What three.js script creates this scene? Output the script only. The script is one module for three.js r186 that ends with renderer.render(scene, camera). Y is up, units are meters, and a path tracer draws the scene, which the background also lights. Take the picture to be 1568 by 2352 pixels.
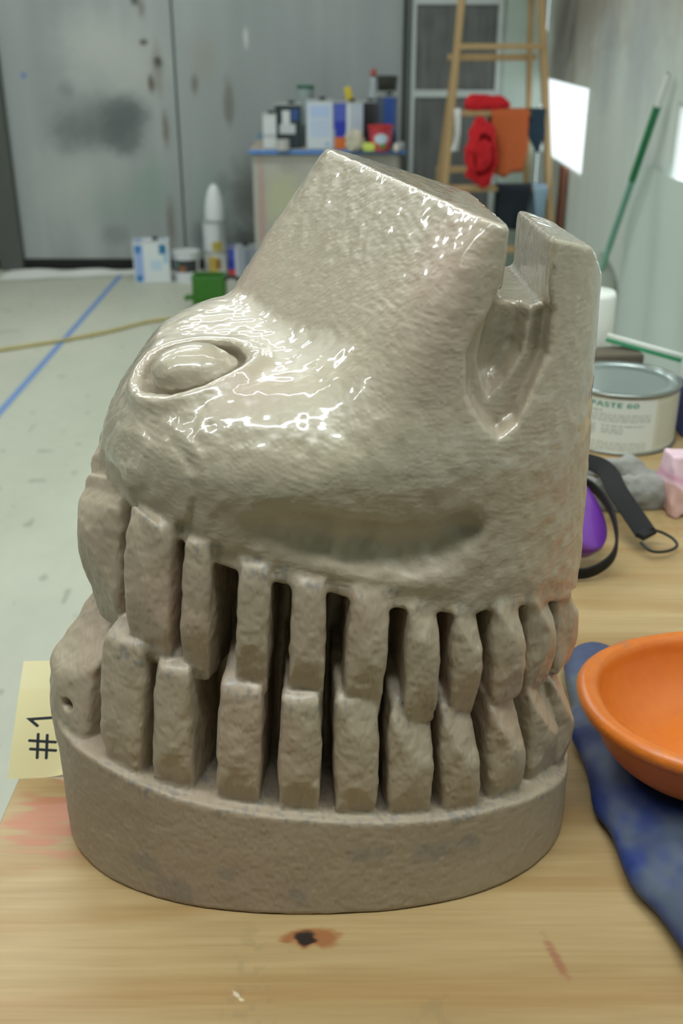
import * as THREE from 'three';
import { RoundedBoxGeometry } from 'three/addons/geometries/RoundedBoxGeometry.js';
import { RectAreaLightUniformsLib } from 'three/addons/lights/RectAreaLightUniformsLib.js';
import { mergeGeometries } from 'three/addons/utils/BufferGeometryUtils.js';

// ---------------------------------------------------------------- camera, sky, light, exposure
const scene = new THREE.Scene();
const camera = new THREE.PerspectiveCamera(52.21, 1568 / 2352, 0.05, 60);
camera.position.set(0, 1.35, 0.62);
camera.rotation.set(-25 * Math.PI / 180, 0, 0);
camera.focus = 0.68;
camera.userData.fStop = 8.5;
scene.add(camera);

scene.background = new THREE.Color().setRGB(5, 5.5, 5.8);      // overcast daylight outside

const renderer = new THREE.WebGLRenderer({ antialias: true });
renderer.toneMapping = THREE.LinearToneMapping;
renderer.toneMappingExposure = 0.43;
renderer.shadowMap.enabled = true;
RectAreaLightUniformsLib.init();

const LAMP = new THREE.Color().setRGB(0.93, 1.0, 0.99);
const LAMP_POWER = 54;
// x, z, length, width (fixtures hang under the ceiling, long side along x)
const FIXTURES = [[-0.7, 0.6, 3], [0.45, 0.6, 3], [-2.2, 0.6, 1], [-0.7, -0.6, 0.8], [0.45, -0.6, 0.8], [-2.2, -1.9, 2.6], [-0.7, -2.2, 2.6], [-0.7, -4.0, 2.8], [-2.2, -4.0, 2.8]].map(([x, z, k]) => [x, z, 1.2, 0.065 * k]);

// ---------------------------------------------------------------- helpers
let seed = 12345;
const rnd = () => { seed = (seed * 1664525 + 1013904223) >>> 0; return seed / 4294967296; };
const PERM = new Uint8Array(512);
{ const p = [...Array(256).keys()]; for (let i = 255; i > 0; i--) { const j = Math.floor(rnd() * (i + 1)); [p[i], p[j]] = [p[j], p[i]]; } for (let i = 0; i < 512; i++) PERM[i] = p[i & 255]; }
const VAL = new Float32Array(256); for (let i = 0; i < 256; i++) VAL[i] = rnd() * 2 - 1;
function noise3(x, y, z) {                                       // value noise, -1..1
  const X = Math.floor(x), Y = Math.floor(y), Z = Math.floor(z);
  let fx = x - X, fy = y - Y, fz = z - Z;
  fx = fx * fx * (3 - 2 * fx); fy = fy * fy * (3 - 2 * fy); fz = fz * fz * (3 - 2 * fz);
  const h = (i, j, k) => VAL[PERM[PERM[PERM[(X + i) & 255] + ((Y + j) & 255)] + ((Z + k) & 255)]];
  const l = (a, b, t) => a + (b - a) * t;
  return l(l(l(h(0, 0, 0), h(1, 0, 0), fx), l(h(0, 1, 0), h(1, 1, 0), fx), fy), l(l(h(0, 0, 1), h(1, 0, 1), fx), l(h(0, 1, 1), h(1, 1, 1), fx), fy), fz);
}
function tnoise(x, y, px, py, s = 0) {                           // tileable 2D value noise with periods px, py
  const X = Math.floor(x), Y = Math.floor(y);
  let fx = x - X, fy = y - Y; fx = fx * fx * (3 - 2 * fx); fy = fy * fy * (3 - 2 * fy);
  const h = (i, j) => VAL[PERM[PERM[((X + i) % px + px) % px & 255] + (((Y + j) % py + py) % py & 255) + s & 511]];
  const a = h(0, 0) + (h(1, 0) - h(0, 0)) * fx, b = h(0, 1) + (h(1, 1) - h(0, 1)) * fx;
  return a + (b - a) * fy;
}
const fbm3 = (x, y, z) => 0.55 * noise3(x, y, z) + 0.28 * noise3(x * 2.1, y * 2.1, z * 2.1 + 7) + 0.17 * noise3(x * 4.3, y * 4.3, z * 4.3 + 3);
const clamp = (v, a = 0, b = 1) => Math.min(b, Math.max(a, v));
const sstep = (a, b, v) => { const t = clamp((v - a) / (b - a)); return t * t * (3 - 2 * t); };
const mix = (a, b, t) => a + (b - a) * t;
const interp = (x, xs, ys) => { if (x <= xs[0]) return ys[0]; for (let i = 1; i < xs.length; i++) if (x <= xs[i]) return mix(ys[i - 1], ys[i], (x - xs[i - 1]) / (xs[i] - xs[i - 1])); return ys[ys.length - 1]; };
const smin = (a, b, k) => { const h = Math.max(k - Math.abs(a - b), 0) / k; return Math.min(a, b) - h * h * k * 0.25; };
const smax = (a, b, k) => -smin(-a, -b, k);
const lin = v => { v /= 255; return v <= 0.04045 ? v / 12.92 : ((v + 0.055) / 1.055) ** 2.4; };
const V3 = (x, y, z) => new THREE.Vector3(x, y, z);

function tex(w, h, f, { srgb = true, repeat } = {}) {            // f(x, y) -> [r, g, b] 0..255, computed texel by texel
  const d = new Uint8Array(w * h * 4);
  for (let y = 0, i = 0; y < h; y++) for (let x = 0; x < w; x++, i += 4) { const c = f(x, y); d[i] = clamp(c[0], 0, 255); d[i + 1] = clamp(c[1], 0, 255); d[i + 2] = clamp(c[2], 0, 255); d[i + 3] = 255; }
  const t = new THREE.DataTexture(d, w, h); t.magFilter = THREE.LinearFilter; t.minFilter = THREE.LinearMipmapLinearFilter; t.generateMipmaps = true;
  t.wrapS = t.wrapT = THREE.RepeatWrapping; if (srgb) t.colorSpace = THREE.SRGBColorSpace;
  if (repeat) t.repeat.set(...repeat);
  t.needsUpdate = true; return t;
}
function canvasTex(w, h, draw) {
  const c = document.createElement('canvas'); c.width = w; c.height = h; draw(c.getContext('2d'), w, h);
  const t = new THREE.CanvasTexture(c); t.colorSpace = THREE.SRGBColorSpace; t.wrapS = t.wrapT = THREE.RepeatWrapping; return t;
}
const std = (color, rough = 0.6, extra = {}) => new THREE.MeshStandardMaterial({ color, roughness: rough, ...extra });
const phys = (color, rough = 0.6, extra = {}) => new THREE.MeshPhysicalMaterial({ color, roughness: rough, ...extra });

const used = {};
const numbered = n => { used[n] = (used[n] ?? -1) + 1; return used[n] ? `${n}_${String(used[n]).padStart(3, '0')}` : n; };
function tag(o, label, category, group, kind) { if (label) o.userData.label = label; if (category) o.userData.category = category; if (group) o.userData.group = group; if (kind) o.userData.kind = kind; return o; }
function thing(name, label, category, [x, y, z] = [0, 0, 0], turn = 0, group) {
  const g = new THREE.Group(); g.name = numbered(name); g.position.set(x, y, z); g.rotation.y = turn; scene.add(g); return tag(g, label, category, group);
}
function mesh(name, geo, mat, parent, pos, rot) {
  const m = new THREE.Mesh(Array.isArray(geo) ? mergeGeometries(geo.map(g => g.index ? g.toNonIndexed() : g)) : geo, mat); m.name = parent && parent !== scene ? name : numbered(name);
  if (pos) m.position.set(...pos); if (rot) m.rotation.set(...rot);
  m.castShadow = m.receiveShadow = true; (parent || scene).add(m); return m;
}
const struct = (name, geo, mat, pos, rot, label, parent) => { const m = mesh(name, geo, mat, parent, pos, rot); if (!parent) { m.userData.kind = 'structure'; if (label) m.userData.label = label; } return m; };
const box = (w, h, d, r = 0.004) => new RoundedBoxGeometry(w, h, d, 2, Math.min(r, w / 2.01, h / 2.01, d / 2.01));
const cyl = (r0, r1, h, n = 40) => new THREE.CylinderGeometry(r0, r1, h, n);
const lathe = (pts, n = 48) => new THREE.LatheGeometry(pts.map(p => new THREE.Vector2(p[0], p[1])), n);
const tube = (pts, r, n = 40, s = 10, closed = false) => new THREE.TubeGeometry(new THREE.CatmullRomCurve3(pts.map(p => V3(...p)), closed), n, r, s, closed);
function grid(nu, nv, f, closedU = false) {                      // parametric surface with smooth normals, f(u, v) -> [x, y, z]
  const g = new THREE.BufferGeometry(), p = [], uv = [], id = [];
  for (let j = 0; j <= nv; j++) for (let i = 0; i <= nu; i++) { p.push(...f(i / nu, j / nv)); uv.push(i / nu, j / nv); }
  for (let j = 0; j < nv; j++) for (let i = 0; i < nu; i++) { const a = j * (nu + 1) + i, b = a + 1, c = a + nu + 1, d = c + 1; id.push(a, b, d, a, d, c); }
  g.setAttribute('position', new THREE.Float32BufferAttribute(p, 3)); g.setAttribute('uv', new THREE.Float32BufferAttribute(uv, 2)); g.setIndex(id); g.computeVertexNormals();
  if (closedU) { const n = g.attributes.normal; for (let j = 0; j <= nv; j++) { const a = j * (nu + 1), b = a + nu; const v = V3(n.getX(a) + n.getX(b), n.getY(a) + n.getY(b), n.getZ(a) + n.getZ(b)).normalize(); n.setXYZ(a, v.x, v.y, v.z); n.setXYZ(b, v.x, v.y, v.z); } }
  return g;
}
function surfaceNets(sdf, lo, hi, h) {                           // -> indexed position array of the zero surface
  const B = 8, n = [0, 1, 2].map(i => Math.ceil((hi[i] - lo[i]) / h / B) * B), [nx, ny, nz] = n;
  const G = new Float32Array(nx * ny * nz), reach = B * h * 0.87 * 1.9;
  for (let bz = 0; bz < nz; bz += B) for (let by = 0; by < ny; by += B) for (let bx = 0; bx < nx; bx += B) {
    const c = sdf(lo[0] + (bx + B / 2) * h, lo[1] + (by + B / 2) * h, lo[2] + (bz + B / 2) * h), near = Math.abs(c) < reach;
    for (let k = bz; k < bz + B; k++) for (let j = by; j < by + B; j++) for (let i = bx, o = (k * ny + j) * nx + bx; i < bx + B; i++, o++) G[o] = near ? sdf(lo[0] + i * h, lo[1] + j * h, lo[2] + k * h) : c;
  }
  const at = new Int32Array(nx * ny * nz).fill(-1), P = [], I = [];
  const sx = 1, sy = nx, sz = nx * ny, co = [0, sx, sy, sx + sy, sz, sx + sz, sy + sz, sx + sy + sz];
  const E2 = [[0, 1], [2, 3], [4, 5], [6, 7], [0, 2], [1, 3], [4, 6], [5, 7], [0, 4], [1, 5], [2, 6], [3, 7]];
  for (let k = 0; k < nz - 1; k++) for (let j = 0; j < ny - 1; j++) for (let i = 0; i < nx - 1; i++) {
    const o = k * sz + j * sy + i; let m = 0;
    for (let c = 0; c < 8; c++) if (G[o + co[c]] < 0) m |= 1 << c;
    if (m === 0 || m === 255) continue;
    let X = 0, Y = 0, Z = 0, q = 0;
    for (const [a, b] of E2) { const A = G[o + co[a]], C = G[o + co[b]]; if ((A < 0) === (C < 0)) continue; const t = A / (A - C); X += (a & 1) + t * ((b & 1) - (a & 1)); Y += (a >> 1 & 1) + t * ((b >> 1 & 1) - (a >> 1 & 1)); Z += (a >> 2) + t * ((b >> 2) - (a >> 2)); q++; }
    at[o] = P.length / 3; P.push(lo[0] + (i + X / q) * h, lo[1] + (j + Y / q) * h, lo[2] + (k + Z / q) * h);
  }
  const quad = (a, b, c, d, flip) => { if (a < 0 || b < 0 || c < 0 || d < 0) return; if (flip) I.push(a, c, b, a, d, c); else I.push(a, b, c, a, c, d); };
  for (let k = 1; k < nz - 1; k++) for (let j = 1; j < ny - 1; j++) for (let i = 1; i < nx - 1; i++) {
    const o = k * sz + j * sy + i, s = G[o] < 0;
    if (s !== G[o + sx] < 0) quad(at[o - sy - sz], at[o - sz], at[o], at[o - sy], !s);
    if (s !== G[o + sy] < 0) quad(at[o - sx - sz], at[o - sx], at[o], at[o - sz], !s);
    if (s !== G[o + sz] < 0) quad(at[o - sx - sy], at[o - sy], at[o], at[o - sx], !s);
  }
  return { P: new Float32Array(P), I };
}
function meshOf({ P, I }, uvf) {
  const g = new THREE.BufferGeometry(); g.setAttribute('position', new THREE.BufferAttribute(P, 3)); g.setIndex(I); g.computeVertexNormals();
  const uv = new Float32Array(P.length / 3 * 2); for (let i = 0; i < uv.length / 2; i++) { const q = uvf(P[3 * i], P[3 * i + 1], P[3 * i + 2]); uv[2 * i] = q[0]; uv[2 * i + 1] = q[1]; }
  g.setAttribute('uv', new THREE.BufferAttribute(uv, 2)); return g;
}
const segd = (x, y, z, a, b) => { const dx = b[0] - a[0], dy = b[1] - a[1], dz = b[2] - a[2], t = clamp(((x - a[0]) * dx + (y - a[1]) * dy + (z - a[2]) * dz) / (dx * dx + dy * dy + dz * dz)); return [Math.hypot(x - a[0] - t * dx, y - a[1] - t * dy, z - a[2] - t * dz), t]; };

// ---------------------------------------------------------------- the room
const ZB = -5.8, XR = 1.147, XL = -4.2, ZF = 4.2, HC = 3.2, TH = 0.14;
const TABLE = 0.8;

const floorTex = tex(1024, 1024, (x, y) => {
  const u = x / 1024, v = y / 1024;
  const n = 0.5 * tnoise(u * 7, v * 7, 7, 7) + 0.3 * tnoise(u * 23, v * 23, 23, 23, 5) + 0.2 * tnoise(u * 90, v * 90, 90, 90, 9);
  const sp = tnoise(u * 60, v * 60, 60, 60, 17) > 0.86 ? -26 : 0, g = 7 * tnoise(u * 3, v * 3, 3, 3, 31);
  return [178 + 11 * n + sp, 180 + 10 * n + sp + g * 0.4, 163 + 10 * n + sp];
}, { repeat: [2.2, 2.6] });
const floor = struct('floor', new THREE.BoxGeometry(XR - XL + 2 * TH, 0.12, ZF - ZB + 2 * TH), std(0xffffff, 0.5, { map: floorTex }), [(XR + XL) / 2, -0.06, (ZF + ZB) / 2], null, 'pale concrete floor with specks and stains');
struct('ceiling', new THREE.BoxGeometry(XR - XL + 2 * TH, 0.12, ZF - ZB + 2 * TH), std(0xb9bcb6, 0.9), [(XR + XL) / 2, HC + 0.06, (ZF + ZB) / 2]);
// back wall: a plain shell behind two painted sheets
struct('wall_back', new THREE.BoxGeometry(XR - XL + TH, HC, TH), std(0x7b807c, 0.8), [(XR + XL - TH) / 2, HC / 2, ZB - TH / 2 - 0.03]);
function blotch(list) {                                          // list of [u, v, ru, rv, strength, [r, g, b]] in metres on the sheet, broken up by noise
  return (x, y, base) => {
    const c = [...base];
    for (const [bx, by, rx, ry, s, col] of list) {
      const dx = (x - bx) / rx, dy = (y - by) / ry; if (dx * dx + dy * dy > 2.6) continue;
      const r = Math.hypot(dx, dy) + 0.3 * fbm3(x * 7, y * 7, bx * 5) + 0.08 * noise3(x * 34, y * 34, 4), t = s * (1 - sstep(0.15, 1.1, r));
      for (let i = 0; i < 3; i++) c[i] = mix(c[i], col[i], t);
    }
    return c;
  };
}
const sheetTex = (w, h, base, blots, streak) => { const bl = blotch(blots), W = 512, H = 512; return tex(W, H, (px, py) => { const x = px / W * w, y = py / H * h; const n = 7 * fbm3(x * 2.4, y * 1.2, 1) + 4 * noise3(x * 11, y * 2.2, 2) + streak * noise3(x * 26, y * 0.5, 5); return bl(x, y, [base[0] + n, base[1] + n, base[2] + n * 0.9]); }); };
{
  const dk = [88, 96, 96], gr = [112, 116, 114], pale = [176, 178, 172], brown = [104, 98, 88], green = [128, 150, 138], base = [150, 155, 153];
  // door leaf on the left, origin at its lower left corner (x -2.06, y 0.06)
  const leaf = sheetTex(1.115, 2.6, base, [
    [0.80, 1.10, 0.36, 0.34, 0.75, pale], [0.62, 1.22, 0.26, 0.18, 0.5, pale], [0.66, 0.50, 0.5, 0.3, 0.35, pale], [0.42, 0.36, 0.25, 0.36, 0.4, pale],
    [0.62, 0.78, 0.30, 0.19, 0.75, gr], [0.82, 0.80, 0.17, 0.15, 0.9, dk], [0.80, 0.68, 0.15, 0.13, 0.8, dk], [0.55, 0.70, 0.2, 0.15, 0.5, dk], [0.50, 0.94, 0.07, 0.07, 0.5, gr],
    [0.92, 1.40, 0.035, 0.04, 0.9, [62, 62, 58]], [0.955, 1.36, 0.03, 0.06, 0.6, brown], [0.955, 1.19, 0.035, 0.025, 0.9, [70, 68, 62]], [0.98, 0.98, 0.028, 0.075, 0.9, [84, 78, 70]], [1.02, 1.06, 0.05, 0.2, 0.5, brown],
    [1.045, 0.74, 0.025, 0.12, 0.8, brown], [1.04, 0.20, 0.04, 0.2, 0.6, brown], [0.94, 0.42, 0.16, 0.24, 0.55, green], [0.75, 0.30, 0.3, 0.18, 0.35, green], [0.70, 0.14, 0.12, 0.08, 0.5, gr], [0.26, 1.02, 0.02, 0.02, 0.9, [92, 120, 176]],
  ], 4);
  const sheet = sheetTex(1.28, 2.6, [146, 152, 151], [
    [0.10, 0.98, 0.03, 0.07, 0.8, [104, 100, 92]], [0.16, 1.12, 0.12, 0.2, 0.35, [140, 134, 120]], [0.29, 0.86, 0.04, 0.17, 0.8, [108, 106, 98]], [0.40, 1.22, 0.02, 0.08, 0.9, [196, 198, 196]],
    [0.46, 0.70, 0.02, 0.02, 0.8, [92, 130, 170]], [0.16, 0.30, 0.16, 0.3, 0.5, green], [0.24, 0.42, 0.07, 0.1, 0.5, [110, 116, 110]], [0.40, 0.34, 0.17, 0.3, 0.85, [88, 92, 84]], [0.1, 0.12, 0.1, 0.14, 0.6, dk], [0.4, 0.10, 0.24, 0.16, 0.75, [82, 86, 80]],  // the two big dark blots low down are painted shade behind the tin stack
  ], 3);
  const p1 = struct('door_1', box(1.115, 2.62, 0.04, 0.004), std(0xffffff, 0.55, { map: leaf }), [-1.5025, 1.37, ZB], null, 'grey smudged metal door leaf');
  struct('wall_back_sheet', box(1.28, 2.62, 0.04, 0.004), std(0xffffff, 0.55, { map: sheet }), [-0.295, 1.37, ZB], null, 'grey painted sheet of the back wall right of the door seam');
  mesh('latch', [cyl(0.018, 0.018, 0.03, 20).rotateX(Math.PI / 2)], std(0x6a6a64, 0.4, { metalness: 0.6 }), p1, [0.47, -0.2, 0.03]);
  struct('trim_1', box(2.0, 0.05, 0.03, 0.008), std(0x0d0d0d, 0.8), [-1.6, 0.03, ZB + 0.03], null, 'black strip in the gap under the grey door');  // plain black strip filling the gap below the door
  struct('trim_2', box(0.14, 2.8, 0.1, 0.01), std(0x4c504a, 0.7), [-1.99, 1.4, ZB + 0.03], null, 'dark upright strip left of the grey door');  // plain dark strip at the left end of the back wall
}
struct('wall_left', new THREE.BoxGeometry(TH, HC, ZF - ZB), std(0xa9aca6, 0.85), [XL - TH / 2, HC / 2, (ZF + ZB) / 2]);
struct('wall_front', new THREE.BoxGeometry(XR - XL, HC, TH), std(0x80847e, 0.85), [(XR + XL) / 2, HC / 2, ZF + TH / 2]);
// right wall with two low window openings
const TR = 0.025;
const WIN = [[-5.78, -4.60, 0.68, 1.09], [-3.2, -2.1, 0.68, 1.11]];
{
  const bl = blotch([[2.2, 1.55, 1.6, 0.4, 0.55, [150, 140, 128]], [0.9, 1.5, 0.9, 0.5, 0.75, [128, 118, 106]], [0.35, 1.3, 0.3, 0.6, 0.6, [120, 108, 98]], [1.5, 1.2, 0.25, 0.3, 0.5, [150, 156, 160]], [2.05, 1.25, 0.3, 0.35, 0.45, [160, 166, 172]]]);
  const wt = tex(1024, 512, (px, py) => { const x = px / 1024 * 10, y = py / 512 * 3.2; const n = 6 * fbm3(x * 1.7, y * 1.3, 3) + 7 * noise3(x * 13, y * 0.7, 8) + 4 * noise3(x * 37, y * 1.5, 6); return bl(x, y, [196 + n, 204 + n, 197 + n]); });
  const parts = []; const zs = [ZB, ...WIN.flatMap(w => [w[0], w[1]]), ZF];
  for (let i = 0; i < zs.length - 1; i++) {
    const a = zs[i], b = zs[i + 1]; if (b - a < 1e-3) continue;
    const col = (y0, y1) => { const g = new THREE.BoxGeometry(TR, y1 - y0, b - a).translate(TR / 2, (y0 + y1) / 2, (a + b) / 2); const p = g.attributes.position, uv = g.attributes.uv; for (let k = 0; k < p.count; k++) uv.setXY(k, (p.getZ(k) - ZB) / 10, p.getY(k) / 3.2); parts.push(g); };
    if (i % 2) { const w = WIN[(i - 1) / 2]; col(0, w[2]); col(w[3], HC); } else col(0, HC);
  }
  struct('wall_right', parts, std(0xffffff, 0.6, { map: wt }), [XR, 0, 0], null, 'pale stained right wall with two low windows');
  WIN.forEach(([a, b, y0, y1], i) => {
    const g = new THREE.Group(); g.name = `window_${i + 1}`; g.userData = { kind: 'structure', label: i ? 'bright low window nearer the camera in the right wall' : 'bright low window behind the wooden ladder' }; g.position.set(XR, y0, (a + b) / 2); scene.add(g);
    mesh('pane', box(0.006, y1 - y0 - 0.02, b - a - 0.02, 0.002), phys(0xffffff, 0.05, { transmission: 1, thickness: 0 }), g, [TR * 0.6, (y1 - y0) / 2, 0]);
    const f = std(0xc9cec8, 0.5), w = b - a, h = y1 - y0;
    for (const s of [-1, 1]) { mesh('window_frame', box(0.02, 0.012, w, 0.003), f, g, [TR * 0.6, h / 2 + s * (h / 2 - 0.006), 0]); mesh('window_frame', box(0.02, h - 0.024, 0.012, 0.003), f, g, [TR * 0.6, h / 2, s * (w / 2 - 0.006)]); }
  });
}
// lamps under the ceiling
for (const [x, z, l, w] of FIXTURES) {
  const g = thing('ceiling_light', `white fluorescent ceiling fixture, ${z > 1 ? 'row behind the camera' : z > 0 ? 'row over the near edge of the workbench' : z > -1 ? 'row over the far edge of the workbench' : z > -3 ? 'row over the open floor' : 'row nearest the grey door'}, ${x < -1 ? 'left' : x < 0 ? 'middle' : 'right'}`, 'light', [x, HC, z], 0, 'fluorescent ceiling fixtures');
  mesh('housing', box(l + 0.06, 0.06, w + 0.06, 0.01), std(0xe6e6e2, 0.5), g, [0, -0.03, 0]);
  mesh('diffuser', box(l, 0.02, w, 0.006), std(0xffffff, 0.4, { emissive: LAMP, emissiveIntensity: 30 }), g, [0, -0.07, 0]);
  const r = new THREE.RectAreaLight(LAMP, LAMP_POWER, l, w); r.position.set(0, -0.085, 0); r.rotation.x = -Math.PI / 2; g.add(r);
}

// ---------------------------------------------------------------- the workbench
const TX0 = -0.26, TX1 = 0.86, TZ0 = -1.08, TZ1 = 0.36;
{
  const W = 1536, H = 2048, w = TX1 - TX0, d = TZ1 - TZ0;
  const spots = [[-0.021, 0.111, 0.019, 0.0085, [138, 82, 44], 0.8], [-0.024, 0.111, 0.0075, 0.0065, [34, 22, 15], 1]];
  const plyTex = tex(W, H, (px, py) => {
    const x = TX0 + px / W * w, z = TZ1 - py / H * d;            // v runs away from the near edge
    const kx = x + 0.024, kz = z - 0.111, kd = kx * kx / 0.012 + kz * kz / 0.0016;
    const zz = z + 0.018 * Math.exp(-kd) * Math.sign(kz) * -1 + 0.055 * noise3(x * 2.6, z * 3.2, 1) + 0.012 * noise3(x * 9, z * 12, 2);
    const ring = zz * 34, big = noise3(x * 1.4, zz * 16, 4);
    const band = Math.pow(0.5 + 0.5 * Math.sin(ring * 6.283 * 0.42 + 2.2 * big), 4), fine = noise3(x * 14, z * 420, 7), mid = noise3(x * 5, zz * 95, 9), pore = noise3(x * 40, z * 900, 11);
    const k = 6 * mid + 5 * fine + 3 * pore + 9 * big, bt = 0.55 * band * (0.6 + 0.4 * mid); let c = [mix(163, 142, bt) + k * 0.9, mix(138, 103, bt) + k, mix(96, 56, bt) + k];
    for (const [sx, sz, rx, rz, col, s] of spots) { const r = Math.hypot((x - sx) / rx, (z - sz) / rz) + 0.3 * noise3(x * 160, z * 300, 3); const t = s * (1 - sstep(0.6, 1.15, r)); for (let i = 0; i < 3; i++) c[i] = mix(c[i], col[i], t); }
    { const r = Math.hypot((x + 0.222) / 0.036, (z + 0.004) / 0.042), t = 0.55 * (1 - sstep(0.35, 1, r + 0.5 * noise3(x * 40, z * 190, 12))); c = [mix(c[0], 178, t), mix(c[1], 92, t), mix(c[2], 74, t)]; }
    { const ux = (x - 0.139) * 0.97 - (z - 0.127) * 0.24, uz = (z - 0.127) * 0.97 + (x - 0.139) * 0.24, r = Math.hypot(ux / 0.004, uz / 0.021), t = 0.6 * (1 - sstep(0.2, 1.2, r + 0.25 * noise3(x * 220, z * 500, 5))); c = [mix(c[0], 136, t), mix(c[1], 78, t), mix(c[2], 58, t)]; }
    { const ux = (x + 0.066) * 0.7 + (z - 0.155) * 0.7, uz = (z - 0.155) * 0.7 - (x + 0.066) * 0.7, r = Math.hypot(uz / 0.0022, ux / 0.006), t = 0.75 * (1 - sstep(0.6, 1.1, r + 0.4 * noise3(x * 300, z * 300, 6))); c = [mix(c[0], 226, t), mix(c[1], 218, t), mix(c[2], 198, t)]; }
    { const t = 0.16 * sstep(0.7, 0.85, noise3(x * 17 + 3, z * 17, 21)) * sstep(0, 0.4, noise3(x * 200, z * 200, 22)); c = [mix(c[0], 108, t), mix(c[1], 96, t), mix(c[2], 74, t)]; }
    return c;
  });
  const bench = thing('workbench', 'plywood workbench carrying the stone carving', 'workbench', [(TX0 + TX1) / 2, 0, (TZ0 + TZ1) / 2]);
  const top = box(w, 0.019, d, 0.0015), p = top.attributes.position, uv = top.attributes.uv;
  for (let i = 0; i < p.count; i++) uv.setXY(i, (p.getX(i) + w / 2) / w, (d / 2 - p.getZ(i)) / d);
  mesh('plywood_top', top, std(0xffffff, 0.46, { map: plyTex, bumpMap: plyTex, bumpScale: 0.0002 }), bench, [0, TABLE - 0.0095, 0]);
  const lm = std(0xb08a58, 0.7), lw = 0.085;
  for (const sx of [-1, 1]) for (const sz of [-1, 1]) mesh('leg', box(lw, TABLE - 0.019, lw, 0.004), lm, bench, [sx * (w / 2 - 0.1), (TABLE - 0.019) / 2, sz * (d / 2 - 0.1)]);
  for (const s of [-1, 1]) { mesh('apron', box(w - 0.28, 0.09, 0.03), lm, bench, [0, TABLE - 0.066, s * (d / 2 - 0.1)]); mesh('apron', box(0.03, 0.09, d - 0.28), lm, bench, [s * (w / 2 - 0.1), TABLE - 0.066, 0]); }
}

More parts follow.
